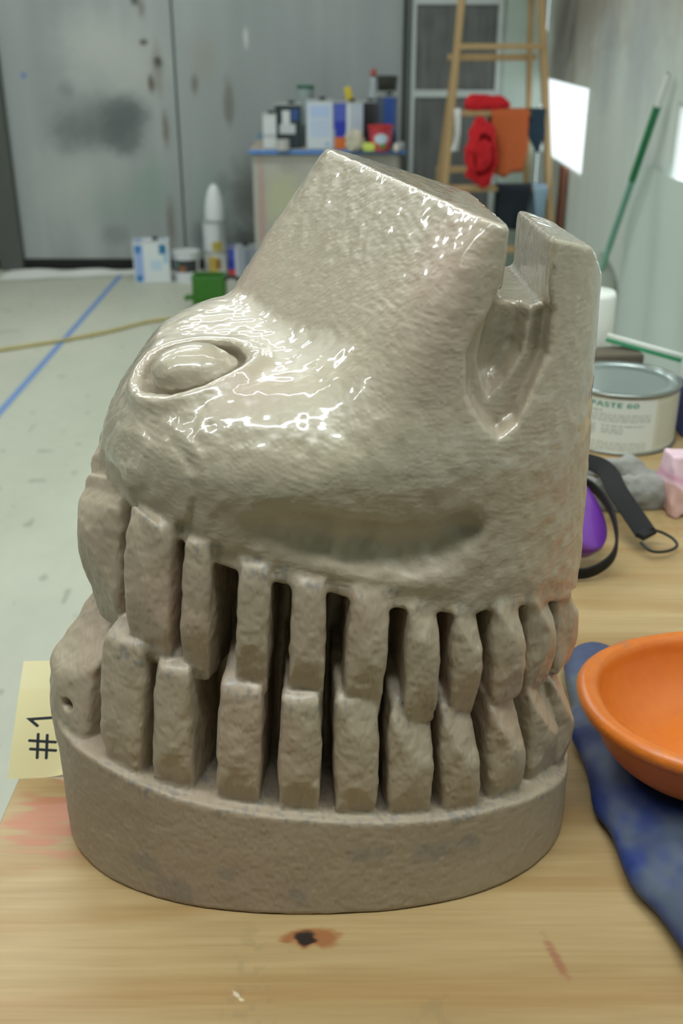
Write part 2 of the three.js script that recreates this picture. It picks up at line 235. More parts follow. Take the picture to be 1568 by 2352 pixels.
// ---------------------------------------------------------------- the stone carving (local coordinates: y = 0 on the bench)
{
  const CX = -0.025, CZ = -0.03;
  const AL = y => interp(y, [0.1, 0.16, 0.22, 0.27, 0.33, 0.4, 0.5], [0.176, 0.163, 0.146, 0.138, 0.128, 0.12, 0.112]);
  const AR = y => interp(y, [0.1, 0.25, 0.4], [0.19, 0.188, 0.183]);
  const oval = (x, z, al, ar, bf, bb) => {                       // approximate distance to the outline of the block
    const dx = x - CX, dz = z - CZ, f = Math.pow(Math.pow(Math.abs(dx) / (dx < 0 ? al : ar), 2.3) + Math.pow(Math.abs(dz) / (dz > 0 ? bf : bb), 2.3), 1 / 2.3);
    return f < 1e-6 ? -0.1 : (f - 1) * Math.hypot(dx, dz) / f * 0.93;
  };
  const ledgeY = x => interp(x, [-0.21, -0.19, -0.16, -0.109, -0.05, 0.005, 0.06, 0.107, 0.142, 0.168], [0.108, 0.107, 0.1045, 0.094, 0.086, 0.08, 0.0757, 0.0727, 0.067, 0.056]);
  const gumY = x => interp(x, [-0.17, -0.144, -0.126, -0.0975, -0.072, -0.047, -0.009, 0.03, 0.07, 0.112, 0.16], [0.31, 0.302, 0.288, 0.283, 0.268, 0.262, 0.252, 0.241, 0.232, 0.2275, 0.2096]);
  // teeth: upper-left, upper-right, lower-left, lower-right corners [x, y, z] of the face of each
  const UP = [
    [-0.167, 0.305, -0.004, -0.131, 0.311, 0.044, -0.169, 0.19, 0.014, -0.1405, 0.2043, 0.048], [-0.1258, 0.2802, 0.0521, -0.0919, 0.2908, 0.0724, -0.1355, 0.1838, 0.0569, -0.1008, 0.194, 0.0726],
    [-0.0916, 0.2741, 0.073, -0.0717, 0.277, 0.0787, -0.1021, 0.1812, 0.0728, -0.079, 0.1851, 0.0785], [-0.0595, 0.2624, 0.0808, -0.0385, 0.2634, 0.0826, -0.0657, 0.177, 0.0807, -0.0435, 0.1782, 0.0825],
    [-0.0296, 0.2534, 0.0829, -0.0082, 0.2533, 0.0828, -0.0349, 0.1672, 0.0829, -0.0097, 0.1671, 0.0828], [0.0028, 0.2466, 0.0822, 0.0286, 0.2454, 0.0802, -0.003, 0.1587, 0.0826, 0.0256, 0.1573, 0.0806],
    [0.0366, 0.2365, 0.0791, 0.0596, 0.2341, 0.075, 0.0359, 0.1547, 0.0793, 0.0605, 0.1513, 0.0747], [0.0646, 0.2303, 0.0737, 0.0852, 0.2267, 0.0675, 0.0652, 0.1522, 0.0736, 0.0885, 0.1469, 0.0664],
    [0.0871, 0.2279, 0.0669, 0.1129, 0.221, 0.055, 0.0891, 0.1618, 0.066, 0.1185, 0.1518, 0.0517], [0.1122, 0.229, 0.0555, 0.1383, 0.2181, 0.0363, 0.1195, 0.1582, 0.0511, 0.1447, 0.1433, 0.0294],
    [0.1392, 0.2192, 0.0354, 0.1625, 0.205, -0.0034, 0.1446, 0.1608, 0.0296, 0.1662, 0.1398, -0.0024]];
  const LO = [
    [-0.194, 0.183, -0.0118, -0.1577, 0.198, 0.0335, -0.206, 0.09, 0.0045, -0.168, 0.113, 0.0418], [-0.1479, 0.1946, 0.0456, -0.1142, 0.2074, 0.0664, -0.1593, 0.0925, 0.0507, -0.1259, 0.1061, 0.0676],
    [-0.1157, 0.1857, 0.0673, -0.0897, 0.1914, 0.076, -0.1256, 0.0902, 0.0681, -0.0936, 0.0977, 0.0771], [-0.0752, 0.1792, 0.0792, -0.0466, 0.1814, 0.0824, -0.0827, 0.0849, 0.079, -0.0524, 0.0876, 0.0821],
    [-0.0374, 0.1751, 0.0827, -0.0118, 0.1751, 0.0827, -0.0425, 0.0837, 0.0826, -0.014, 0.0839, 0.0829], [-0.0065, 0.1719, 0.0827, 0.0233, 0.1706, 0.0808, -0.0054, 0.0815, 0.0826, 0.0232, 0.0799, 0.0808],
    [0.0275, 0.1637, 0.0803, 0.0579, 0.16, 0.0752, 0.0275, 0.0795, 0.0803, 0.0597, 0.0747, 0.0748], [0.0594, 0.1581, 0.0749, 0.0867, 0.1525, 0.0671, 0.0624, 0.0789, 0.0741, 0.092, 0.0709, 0.0649],
    [0.0892, 0.1602, 0.066, 0.1186, 0.1501, 0.0517, 0.0939, 0.0814, 0.0642, 0.1254, 0.067, 0.0471], [0.1209, 0.1609, 0.0502, 0.1463, 0.1454, 0.0275, 0.126, 0.0755, 0.0467, 0.156, 0.056, 0.0125],
    [0.1459, 0.1494, 0.0281, 0.1643, 0.1284, -0.003, 0.1535, 0.065, 0.017, 0.1675, 0.055, -0.0014]];
  const teeth = [];
  const mk = (q, row, i) => {
    const tl = V3(q[0], q[1], q[2]), tr = V3(q[3], q[4], q[5]), bl = V3(q[6], q[7], q[8]), br = V3(q[9], q[10], q[11]);
    const pt = tl.clone().add(tr).multiplyScalar(0.5), pb = bl.clone().add(br).multiplyScalar(0.5);
    const v = pt.clone().sub(pb), L = v.length(); v.normalize();
    const u = tr.clone().sub(tl).add(br.clone().sub(bl)); u.y = 0; u.addScaledVector(v, -u.dot(v)).normalize(); const n = u.clone().cross(v).normalize();
    const wk = [0.88, 0.8, 0.78, 0.85, 0.88, 0.87, 0.83, 0.78, 0.73, 0.7, 0.7][i] + (row && i > 1 ? 0.07 : 0), sh = Math.sign(i - 4) * (1 - wk);
    const wt = Math.hypot(tr.x - tl.x, tr.z - tl.z) / 2 * wk, wb = Math.hypot(br.x - bl.x, br.z - bl.z) / 2 * wk;
    pb.addScaledVector(u, sh * wb * 0.8 / wk);
    const lo = [Math.min(q[0], q[6]) - 0.03, Math.min(q[7], q[10]) - 0.04, -0.14], hi = [Math.max(q[3], q[9]) + 0.03, Math.max(q[1], q[4]) + 0.04, 0.12];
    const s = i / 10, k = row * 11 + i, j = (a) => noise3(k * 3.7, a * 5.1, 2.2);
    // facets: two along the tooth meeting at a ridge, one bevel towards each end, one chiselled slope on the right hand teeth
    teeth.push({ pb, u, v, n, L, wt, wb, lo, hi, row, i, out: (row ? 0.0095 : 0.0075 + 0.0012 * j(1)) + (i < 2 ? 0.003 : 0) + (i > 8 ? -0.0035 : 0), la: (i < 2 ? 0.3 : mix(0.6, 0.45, s)) + 0.12 * j(2), ra: mix(0.35, 0.4, s) + 0.12 * j(3), rp: mix(-0.25, 0.25, s) + 0.18 * j(4), up: (k === 0 ? 0.42 : k === 11 ? 0.6 : row ? 0.09 : 0.12) + 0.05 * j(5), dn: 0.24 + 0.08 * j(6), diag: sstep(0.3, 0.7, s) * 0.7, dj: j(7) });
  };
  UP.forEach((q, i) => mk(q, 0, i)); LO.forEach((q, i) => mk(q, 1, i));
  const toothD = (t, x, y, z) => {
    const px = x - t.pb.x, py = y - t.pb.y, pz = z - t.pb.z;
    const a = px * t.u.x + py * t.u.y + pz * t.u.z, b = px * t.v.x + py * t.v.y + pz * t.v.z, c = px * t.n.x + py * t.n.y + pz * t.n.z;
    const q = clamp(b / t.L), w = mix(t.wb, t.wt, q) * 0.97 + 0.0012 * Math.sin(q * 3.1);
    const a0 = a - t.rp * w, bm = b - t.L * (t.row ? 0.45 : 0.55);
    let d = smax(Math.abs(a) - w, -c - 0.05, 0.002);
    let f = smax((c - t.out + -a0 * t.la) / Math.hypot(1, t.la), (c - t.out + a0 * t.ra) / Math.hypot(1, t.ra), 0.002);
    f = smax(f, c - t.out + 0.0015, 0.0015);
    f = smax(f, (c - t.out - 0.002 + Math.max(0, bm) * t.up * 1.25) / 1.05, 0.004);
    f = smax(f, (c - t.out - 0.001 + Math.max(0, -bm) * t.dn) / 1.03, 0.002);
    if (t.diag > 0.01) f = smax(f, (c - t.out - 0.001 + t.diag * (a * 0.75 + bm * 0.6 - 0.002 * (1 + t.dj))) / 1.13, 0.0012);
    d = smax(d, f, 0.0035);
    const e0 = t.row ? -0.02 : -0.008, e1 = t.row ? 0.002 : 0.003;
    d = smax(d, (b - t.L - e1 + 0.5 * c) / 1.1, 0.004); d = smax(d, e0 - b, 0.006);
    return d;
  };
  // eye slot outlines on the face (x, y)
  const OUT = [[0.0886, 0.56], [0.0884, 0.452], [0.0865, 0.43], [0.0805, 0.412], [0.0706, 0.3965], [0.067, 0.3873], [0.0691, 0.3651], [0.0768, 0.3505], [0.0882, 0.3379], [0.1002, 0.3445], [0.1091, 0.3648], [0.1162, 0.3812], [0.1172, 0.4054], [0.1125, 0.4178], [0.1125, 0.4457], [0.1115, 0.56]];
  const INN = [[0.0824, 0.4189], [0.0767, 0.3936], [0.0745, 0.3818], [0.0769, 0.3692], [0.0827, 0.356], [0.0934, 0.366], [0.1025, 0.3808], [0.105, 0.4], [0.1064, 0.4206]];
  const poly = (P, x, y) => {
    let d = 1e9, s = 1;
    for (let i = 0, j = P.length - 1; i < P.length; j = i++) {
      const ex = P[j][0] - P[i][0], ey = P[j][1] - P[i][1], wx = x - P[i][0], wy = y - P[i][1], t = clamp((wx * ex + wy * ey) / (ex * ex + ey * ey));
      const bx = wx - ex * t, by = wy - ey * t; d = Math.min(d, bx * bx + by * by);
      const c1 = y >= P[i][1], c2 = y < P[j][1], c3 = ex * wy > ey * wx; if ((c1 && c2 && c3) || (!c1 && !c2 && !c3)) s = -s;
    }
    return s * Math.sqrt(d);
  };
  const CREASE = [[-0.042, 0.288, 0.0945], [-0.015, 0.2835, 0.092], [0.012, 0.277, 0.0885], [0.04, 0.273, 0.084], [0.06, 0.2735, 0.079], [0.0715, 0.281, 0.0745]];
  const EYE = [-0.0885, 0.3625, 0.016];
  const bodyD = (x, y, z) => {
    const al = AL(y), o = oval(x, z, al, AR(y), 0.113, 0.125);
    let fr = o;
    // cheek swell, lip and gum roll
    const front = sstep(-0.02, 0.04, z);
    fr -= front * 0.009 * Math.exp(-(((x + 0.01) / 0.09) ** 2) - (((y - 0.322) / 0.03) ** 2));
    fr += front * mix(0.0045, 0.002, sstep(-0.09, -0.03, x)) * Math.exp(-(((y - gumY(x) + 0.001) / 0.01) ** 2));
    // top of the head: bench on the left, slope up to the crown, tilted flat on the crown
    const bench = 0.366 - 0.11 * (z - 0.02) + 0.06 * (x + 0.09) - 0.45 * Math.max(0, -x - 0.12);
    const slope = 0.470 + 1.3 * (x + 0.001 - 0.54 * (z + 0.095));
    const crown = 0.478 - 0.3 * x + 0.05 * z - 3.2 * Math.max(0, x - 0.14) ** 1.25;
    const dl = (y - slope) / 1.8, db = (y - bench) / 1.05;
    let dt = smin(dl, db, mix(0.006, 0.02, sstep(-0.05, 0.05, z)));
    const kk = mix(0.05, 0.012, sstep(-0.03, 0.09, x));
    let d = smax(fr, dt, kk);
    d = smax(d, (y - crown) / 1.05, 0.003);
    // soft ridge down the slope
    if (x < 0.06 && y > 0.36) { const [r] = segd(x, y, z, [0.022, 0.45, 0.045], [-0.04, 0.385, 0.045]); d -= 0.0022 * Math.exp(-((r / 0.007) ** 2)); }
    // brow crease next to the eye slot tip and the long crease under the cheek
    for (let i = 0; i < CREASE.length - 1; i++) { const [r, t] = segd(x, y, z, CREASE[i], CREASE[i + 1]); const rr = 0.0092 + 0.0038 * (i + t) / 5; if (r < 0.06) d = smax(d, rr - r, i > 3 ? 0.007 : 0.014); }
    // the slot of the eye
    if (x > 0.05 && x < 0.14 && y > 0.32 && z > -0.05) {
      const e = -oval(x, z, al, AR(y), 0.113, 0.125);
      const p1 = poly(OUT, x, y), p2 = poly(INN, x, y);
      const c1 = smax(p1 + 0.12 * Math.max(0, e), e - 0.0135, 0.003), c2 = smax(p2 + 0.22 * Math.max(0, e - 0.012), e - 0.034, 0.006);
      d = smax(d, -smin(c1, c2, 0.002), 0.0035);
    }
    // saw cut from front to back that splits off the post on the right
    if (x > 0.06 && x < 0.16 && y > 0.38) {
      const xl = 0.0885 + 0.01 * (0.07 - z), xr = 0.1125 + 0.04 * (0.062 - z);
      d = smax(d, -smax(smax(xl - x, x - xr, 0.004), 0.409 - 0.07 * (0.06 - z) - y, 0.006), 0.0035);
    }
    // almond eye on the snout: a ball in a moat, with a lid line towards the front
    {
      const ex = x - EYE[0], ey = y - EYE[1], ez = z - EYE[2], c = Math.cos(0.3), s = Math.sin(0.3);
      const rx = ex * c - ez * s, rz = ex * s + ez * c;
      const k = Math.hypot(rx / 0.0255, ey / 0.0155, rz / 0.0215);
      if (k < 3) {
        const de = (k - 1) * 0.0165, back = sstep(0.006, -0.012, rz + 0.25 * rx);
        d -= (0.0035 * Math.exp(-(((de - 0.0105) / 0.004) ** 2)));
        d = smax(d, -(Math.abs(de - 0.0028) - mix(0.0014, 0.0034, back)), 0.003);
        d = smin(d, de, 0.002);
      }
    }
    return d;
  };
  const HOLE = [[-0.19, 0.128, 0.028], [-0.15, 0.128, 0.0]];
  const full = (x, y, z, part) => {
    // plinth
    const o = oval(x, z, 0.1845, 0.196, 0.121, 0.13), lY = ledgeY(x);
    let pl = smax(smax(o, (y - lY) / 1.05, 0.003), -y, 0.003);
    // head with the mouth cut back to a core
    let hd = 1;
    if (y > 0.03) {
      hd = smax(bodyD(x, y, z), lY - 0.02 - y, 0.004);
      if (y < 0.34) {
        const core = oval(x, z, AL(y), AR(y), 0.113, 0.125) + 0.046, g = gumY(x);
        const cut = Math.max(lY - y, smax(y - g + 0.008, -core, 0.008));
        hd = smax(hd, -cut, 0.006);
      }
    }
    // teeth
    let td = 1, ti = -1;
    if (y > 0.03 && y < 0.36) for (let i = 0; i < teeth.length; i++) { const t = teeth[i]; if (x < t.lo[0] || x > t.hi[0] || y < t.lo[1] || y > t.hi[1]) continue; const q = toothD(t, x, y, z); if (q < td) { if (ti >= 0 && td - q < 0.003) q; td = q; ti = i; } }
    if (part) return pl <= hd && pl <= td ? -1 : hd <= td ? -2 : ti;
    let d = smin(pl, hd, 0.004);
    d = smin(d, td, 0.0035);
    if (Math.abs(d) < 0.006) {
      const cut = y > lY + 0.004 ? 1 : 0.25, low = 1 - 0.75 * sstep(0.33, 0.38, y);
      d += cut * (0.0008 * low * noise3(x * 75, y * 60, z * 75) + 0.0006 * (0.4 + 0.6 * low) * noise3(x * 190, y * 150, z * 190));
      // chisel strokes on the left of the lip
      if (x < -0.07 && y > 0.27 && y < 0.35) d += 0.002 * sstep(-0.07, -0.09, x) * sstep(0.27, 0.29, y) * (1 - sstep(0.325, 0.345, y)) * noise3((x - z) * 230, y * 14, 3);
    }
    { const [r] = segd(x, y, z, HOLE[0], HOLE[1]); if (r < 0.02) d = smax(d, 0.0048 - r, 0.001); }
    return d;
  };
  const S = surfaceNets((x, y, z) => full(x, y, z), [-0.232, -0.006, -0.185], [0.188, 0.512, 0.115], 0.0016);
  // colour of the stone: grey-beige, mottled, darker residue rubbed into the roots of the teeth, round smudges on the plinth
  const geo = new THREE.BufferGeometry(); geo.setAttribute('position', new THREE.BufferAttribute(S.P, 3)); geo.setIndex(S.I); geo.computeVertexNormals();
  const N = geo.attributes.normal.array, nv = S.P.length / 3, col = new Float32Array(nv * 3);
  const SM = [[-0.075, 0.035, 0.012], [-0.03, 0.018, 0.011], [0.012, 0.052, 0.012], [0.025, 0.054, 0.008], [0.06, 0.049, 0.016], [0.085, 0.052, 0.012], [-0.135, 0.03, 0.016], [-0.115, 0.012, 0.02]];
  for (let i = 0; i < nv; i++) {
    const x = S.P[3 * i], y = S.P[3 * i + 1], z = S.P[3 * i + 2], dx = x - CX, dz = z - CZ;

    const m = fbm3(x * 14, y * 14, z * 14), f = noise3(x * 120, y * 120, z * 120), v = Math.abs(fbm3(x * 22 + 4, y * 30, z * 22));
    let r = 0.375 + 0.035 * m + 0.012 * f, g = 0.325 + 0.033 * m + 0.012 * f, b = 0.252 + 0.025 * m + 0.012 * f;
    const pink = clamp(noise3(x * 19, y * 13, z * 19 + 9)) * 0.05; r += pink * 0.6; g -= pink * 0.15; b += pink * 0.1;
    if (v < 0.03) { const t = 0.25 * (1 - v / 0.03); r = mix(r, 0.42, t); g = mix(g, 0.40, t); b = mix(b, 0.34, t); }
    let s = 0;
    if (z > -0.05) for (const [sx, sy, sr] of SM) { const q = Math.hypot((x - sx) / sr, (y - sy) / (sr * 0.7)); if (q < 1.6) s = Math.max(s, 0.4 * (1 - sstep(0.3, 1.15, q + 0.4 * noise3(x * 240, y * 90, z * 240)))); }
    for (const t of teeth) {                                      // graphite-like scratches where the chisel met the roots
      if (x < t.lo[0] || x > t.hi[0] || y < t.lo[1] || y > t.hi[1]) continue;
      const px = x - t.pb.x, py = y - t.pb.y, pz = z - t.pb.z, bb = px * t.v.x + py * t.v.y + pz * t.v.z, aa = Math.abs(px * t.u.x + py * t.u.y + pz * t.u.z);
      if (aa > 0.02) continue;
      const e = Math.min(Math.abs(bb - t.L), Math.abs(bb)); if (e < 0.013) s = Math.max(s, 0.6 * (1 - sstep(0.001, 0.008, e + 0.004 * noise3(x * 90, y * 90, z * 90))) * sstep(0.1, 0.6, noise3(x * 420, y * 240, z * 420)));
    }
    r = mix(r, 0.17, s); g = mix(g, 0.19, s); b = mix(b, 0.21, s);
    col[3 * i] = r; col[3 * i + 1] = g; col[3 * i + 2] = b;
  }
  // tool ripples and grain as fine relief
  const ripple = tex(1024, 1024, (px, py) => {
    const u = px / 1024, v = py / 1024;
    const wx = 0.10 * tnoise(u * 5, v * 5, 5, 5, 3) + 0.03 * tnoise(u * 17, v * 17, 17, 17, 6);
    const a = Math.sin(6.2832 * (44 * v + 9 * u + 9 * wx)), am = 0.5 + 0.5 * tnoise(u * 9, v * 9, 9, 9, 40);
    const h = 0.5 + 0.07 * a * sstep(0.4, 0.85, am) + 0.15 * tnoise(u * 44, v * 60, 44, 60, 8) + 0.14 * tnoise(u * 95, v * 130, 95, 130, 2) + 0.10 * tnoise(u * 19, v * 24, 19, 24, 12);
    const g = clamp(h) * 255; return [g, g, g];
  }, { srgb: false });
  const grain = tex(512, 512, (px, py) => { const u = px / 512, v = py / 512, h = 0.5 + 0.2 * tnoise(u * 60, v * 60, 60, 60, 8) + 0.2 * tnoise(u * 130, v * 50, 130, 50, 2) + 0.15 * tnoise(u * 24, v * 24, 24, 24, 15); return [h * 255, h * 255, h * 255]; }, { srgb: false });
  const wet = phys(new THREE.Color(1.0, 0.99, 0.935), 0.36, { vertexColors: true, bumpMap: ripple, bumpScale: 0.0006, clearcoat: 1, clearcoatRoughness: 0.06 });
  const toothStone = phys(new THREE.Color(0.96, 0.905, 0.835), 0.5, { vertexColors: true, bumpMap: grain, bumpScale: 0.0008, clearcoat: 0.25, clearcoatRoughness: 0.3 });
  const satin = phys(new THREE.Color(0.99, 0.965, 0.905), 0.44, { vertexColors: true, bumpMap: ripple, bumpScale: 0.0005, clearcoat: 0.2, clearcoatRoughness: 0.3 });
  const plinthStone = std(new THREE.Color(0.91, 0.84, 0.765), 0.6, { vertexColors: true, bumpMap: grain, bumpScale: 0.0005 });  // teeth and plinth are tinted browner and darker than the head
  const root = thing('stone_carving', 'grey-beige wet stone carving of a toothy beast head on an oval plinth', 'sculpture', [0, TABLE, 0]);
  const bins = new Map();
  for (let k = 0; k < S.I.length; k += 3) {
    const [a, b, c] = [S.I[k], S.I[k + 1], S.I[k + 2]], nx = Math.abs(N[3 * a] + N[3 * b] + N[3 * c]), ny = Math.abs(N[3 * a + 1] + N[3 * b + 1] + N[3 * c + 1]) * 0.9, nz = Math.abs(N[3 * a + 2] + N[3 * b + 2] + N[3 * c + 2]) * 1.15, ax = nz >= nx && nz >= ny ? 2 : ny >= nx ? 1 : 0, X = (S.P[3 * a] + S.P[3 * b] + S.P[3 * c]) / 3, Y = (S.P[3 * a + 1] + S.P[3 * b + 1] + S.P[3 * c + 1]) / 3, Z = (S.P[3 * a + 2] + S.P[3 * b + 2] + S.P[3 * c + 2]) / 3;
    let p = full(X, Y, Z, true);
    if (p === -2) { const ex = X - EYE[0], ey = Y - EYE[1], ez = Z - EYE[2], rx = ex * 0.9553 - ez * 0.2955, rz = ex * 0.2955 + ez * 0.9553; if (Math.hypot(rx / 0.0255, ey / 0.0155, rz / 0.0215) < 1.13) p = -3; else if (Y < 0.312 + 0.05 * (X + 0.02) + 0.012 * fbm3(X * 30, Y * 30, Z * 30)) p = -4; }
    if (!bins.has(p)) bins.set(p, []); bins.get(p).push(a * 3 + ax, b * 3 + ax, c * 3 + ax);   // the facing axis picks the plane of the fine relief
  }
  for (const p of [...bins.keys()].sort((a, b) => a - b)) {
    const tri = bins.get(p), map = new Map(), id = [], P = [], Nn = [], Uv = [], Cc = [];
    for (const w of tri) { let q = map.get(w); if (q === undefined) { const v = Math.floor(w / 3), ax = w % 3, x = S.P[3 * v], y = S.P[3 * v + 1], z = S.P[3 * v + 2]; q = map.size; map.set(w, q); P.push(S.P[3 * v], S.P[3 * v + 1], S.P[3 * v + 2]); Nn.push(N[3 * v], N[3 * v + 1], N[3 * v + 2]); Uv.push((ax === 0 ? z : x) / 0.2, (ax === 1 ? -z : y) / 0.2); Cc.push(col[3 * v], col[3 * v + 1], col[3 * v + 2]); } id.push(q); }
    const g = new THREE.BufferGeometry(); g.setAttribute('position', new THREE.Float32BufferAttribute(P, 3)); g.setAttribute('normal', new THREE.Float32BufferAttribute(Nn, 3)); g.setAttribute('uv', new THREE.Float32BufferAttribute(Uv, 2)); g.setAttribute('color', new THREE.Float32BufferAttribute(Cc, 3)); g.setIndex(id);
    const m = mesh(p === -1 ? 'plinth' : p === -2 ? 'head' : p === -3 ? 'eyeball' : p === -4 ? 'jaw' : teeth[p].row ? 'lower_tooth' : 'upper_tooth', g, p === -1 ? plinthStone : p === -4 ? satin : p < -1 ? wet : toothStone, root);
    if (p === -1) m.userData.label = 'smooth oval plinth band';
  }
  console.log('carving triangles', S.I.length / 3);
}

// ---------------------------------------------------------------- things on the workbench
{ // sticky note leaning against the carving
  const w = 0.066, h = 0.093, g = grid(16, 24, (u, v) => { const curl = Math.pow(clamp((u - 0.35) / 0.65), 2) * Math.pow(clamp(1 - v / 0.3), 2); return [u * w + 0.012 * v - 0.004 * curl, v * h + 0.012 * curl, 0.014 * curl + 0.003 * Math.sin(v * 3) - 0.012 * v]; });
  const t = canvasTex(256, 384, (c, W, H) => {
    c.fillStyle = '#f2e7b4'; c.fillRect(0, 0, W, H); c.fillStyle = '#f4eabc'; c.fillRect(0, 0, W, 90);
    c.translate(92, 225); c.rotate(-Math.PI / 2); c.strokeStyle = '#2a3034'; c.lineWidth = 9; c.lineCap = 'round';
    const L = (...p) => { c.beginPath(); c.moveTo(p[0], p[1]); for (let i = 2; i < p.length; i += 2) c.lineTo(p[i], p[i + 1]); c.stroke(); };
    L(-62, -34, -70, 44); L(-34, -40, -42, 40); L(-92, -10, -14, -16); L(-94, 18, -18, 12);       // the hash
    L(14, -22, 36, -48, 40, 44); L(10, 50, 72, 40);                                                   // the one
  });
  const n = mesh('sticky_note', g, std(0xffffff, 0.8, { map: t, side: THREE.DoubleSide }), null, [-0.268, TABLE + 0.001, -0.05], [-0.38, 0.12, 0]);
  tag(n, 'pale yellow paper note marked #1 standing beside the plinth', 'note');
}
{ // paste can
  const g = thing('paste_can', 'squat grey tin of paste with a white printed label', 'can', [0.404, TABLE, -0.828]);
  const R = 0.083, H = 0.088;
  const t = canvasTex(1024, 256, (c, W, Hh) => {
    c.fillStyle = '#c9c9b8'; c.fillRect(0, 0, W, Hh); c.fillStyle = '#d6dcd4'; c.fillRect(520, 8, 236, Hh - 16);
    c.fillStyle = '#2e7f6a'; c.font = 'bold 32px sans-serif'; c.fillText('L. PASTE 60', 532, 44);
    const lines = (x, y, w, n, s, col) => { c.fillStyle = col; for (let i = 0; i < n; i++) for (let k = 0; k < w;) { const l = 8 + ((i * 37 + k * 13) % 22); c.fillRect(x + k, y + i * s, Math.min(l, w - k), s * 0.42); k += l + 4; } };
    lines(534, 60, 70, 1, 12, '#7c8480'); lines(534, 76, 206, 4, 10, '#9aa09a'); lines(538, 126, 52, 6, 9, '#8c958e'); lines(606, 128, 118, 1, 9, '#7c8480'); lines(606, 142, 60, 3, 10, '#9aa09a'); lines(534, 208, 200, 4, 10, '#a3a89f');
    lines(768, 34, 140, 20, 10, '#b2b2a2'); lines(300, 34, 190, 20, 10, '#b2b2a2');
    c.fillStyle = '#56707c'; c.fillRect(930, 70, 26, 90);
  });
  const body = mesh('body', new THREE.CylinderGeometry(R, R, H - 0.008, 64, 1, true), std(0xffffff, 0.45, { map: t }), g, [0, H / 2, 0], [0, 2.05, 0]);
  mesh('bottom_rim', lathe([[R - 0.003, 0], [R + 0.0015, 0.0005], [R + 0.0025, 0.003], [R + 0.001, 0.0055], [R - 0.002, 0.005]], 64), std(0x8d9088, 0.35, { metalness: 0.8 }), g);
  const lid = mesh('lid', lathe([[0, H - 0.004], [R - 0.022, H - 0.004], [R - 0.018, H - 0.001], [R - 0.013, H - 0.001], [R - 0.010, H - 0.005], [R - 0.006, H - 0.005], [R - 0.0045, H]], 64), std(0xa9b4b2, 0.28, { metalness: 0.75 }), g);
  mesh('rim', lathe([[R - 0.0045, H], [R - 0.002, H + 0.002], [R + 0.0015, H + 0.001], [R + 0.002, H - 0.003], [R, H - 0.005]], 64), std(0x8f948e, 0.3, { metalness: 0.85 }), lid);
}
{ // brown block, green strip, white bottle and blue tin behind the can
  const b = mesh('cork_block', box(0.075, 0.094, 0.05, 0.006), std(0x5d5548, 0.9), null, [0.425, TABLE + 0.047, -0.951], [0, 0.1, 0]); tag(b, 'dark brown block behind the paste tin', 'block');
  const s = thing('stir_stick', 'white and green edging strip resting across the brown block and paste tin', 'strip', [0.465, TABLE + 0.097, -0.944]);
  const L = 0.118, a = -0.17;
  s.rotation.set(0, -0.42, a);
  mesh('white_face', box(L, 0.006, 0.008, 0.001), std(0xdfe2da, 0.5), s, [0, 0.006, 0]);
  mesh('green_face', box(L, 0.0065, 0.009, 0.001), std(0x3f9a6c, 0.5), s, [0, 0, 0]);
  const w = thing('white_bottle', 'white plastic bottle standing between the carving and the paste tin', 'bottle', [0.4, TABLE, -1.022]);
  mesh('body', lathe([[0, 0], [0.030, 0], [0.0335, 0.004], [0.0345, 0.12], [0.034, 0.162], [0.031, 0.17], [0, 0.171]], 40), phys(0xe9ece6, 0.35, { clearcoat: 0.4 }), w);
  const tt = canvasTex(128, 256, (c, W, H) => { c.fillStyle = '#d9dedb'; c.fillRect(0, 0, W, H); c.fillStyle = '#2f4aa0'; c.fillRect(0, 150, W, 106); c.fillStyle = '#3b55ac'; c.font = 'bold 36px sans-serif'; c.fillText('S', 8, 40); c.fillRect(6, 62, 50, 10); });
  const tin = thing('blue_tin', 'blue and white rectangular tin right of the paste tin', 'can', [0.541, TABLE, -0.84]);
  mesh('body', box(0.085, 0.195, 0.05, 0.006), std(0xffffff, 0.4, { map: tt }), tin, [0, 0.0975, 0]);
  mesh('cap', cyl(0.013, 0.013, 0.016, 24), std(0x20262c, 0.5), tin, [0.018, 0.202, 0]);
}
{ // pink bag
  const S = surfaceNets((x, y, z) => {
    const cr = (a) => Math.abs(noise3(x * a, y * a * 0.8, z * a)), fold = 0.006 * cr(28) + 0.003 * cr(61), t = clamp(y / 0.075);
    const q = [Math.abs(x) - mix(0.066, 0.06, t) + 0.005, Math.abs(y - 0.036) - 0.038 + 0.005, Math.abs(z) - mix(0.042, 0.016, t) + 0.005];
    const d = Math.hypot(Math.max(q[0], 0), Math.max(q[1], 0), Math.max(q[2], 0)) + Math.min(Math.max(...q), 0) - 0.005 + fold;
       return Math.max(d, -y + 0.0005);
  }, [-0.085, -0.004, -0.07], [0.085, 0.092, 0.07], 0.0025);
  const g = meshOf(S, (x, y) => [x, y]); const n = g.attributes.position.count, c = new Float32Array(n * 3), A = [0.72, 0.50, 0.58], B = [0.62, 0.26, 0.40], D = [0.50, 0.30, 0.26];
  for (let i = 0; i < n; i++) { const x = S.P[3 * i], y = S.P[3 * i + 1], z = S.P[3 * i + 2]; const k = y + 0.012 * noise3(x * 30, y * 30, z * 30); const m = Math.exp(-(((k - 0.046) / 0.005) ** 2)), lo = k < 0.034 ? 1 : 0; for (let j = 0; j < 3; j++) c[3 * i + j] = mix(lo ? D[j] : A[j], B[j], m * 0.8); }
  g.setAttribute('color', new THREE.BufferAttribute(c, 3));
  tag(mesh('plastic_bag', g, phys(0xffffff, 0.45, { vertexColors: true, clearcoat: 0.3 }), null, [0.462, TABLE, -0.585], [0, 0.12, 0]), 'pink plastic bag with rusty powder in its lower half', 'bag');
}
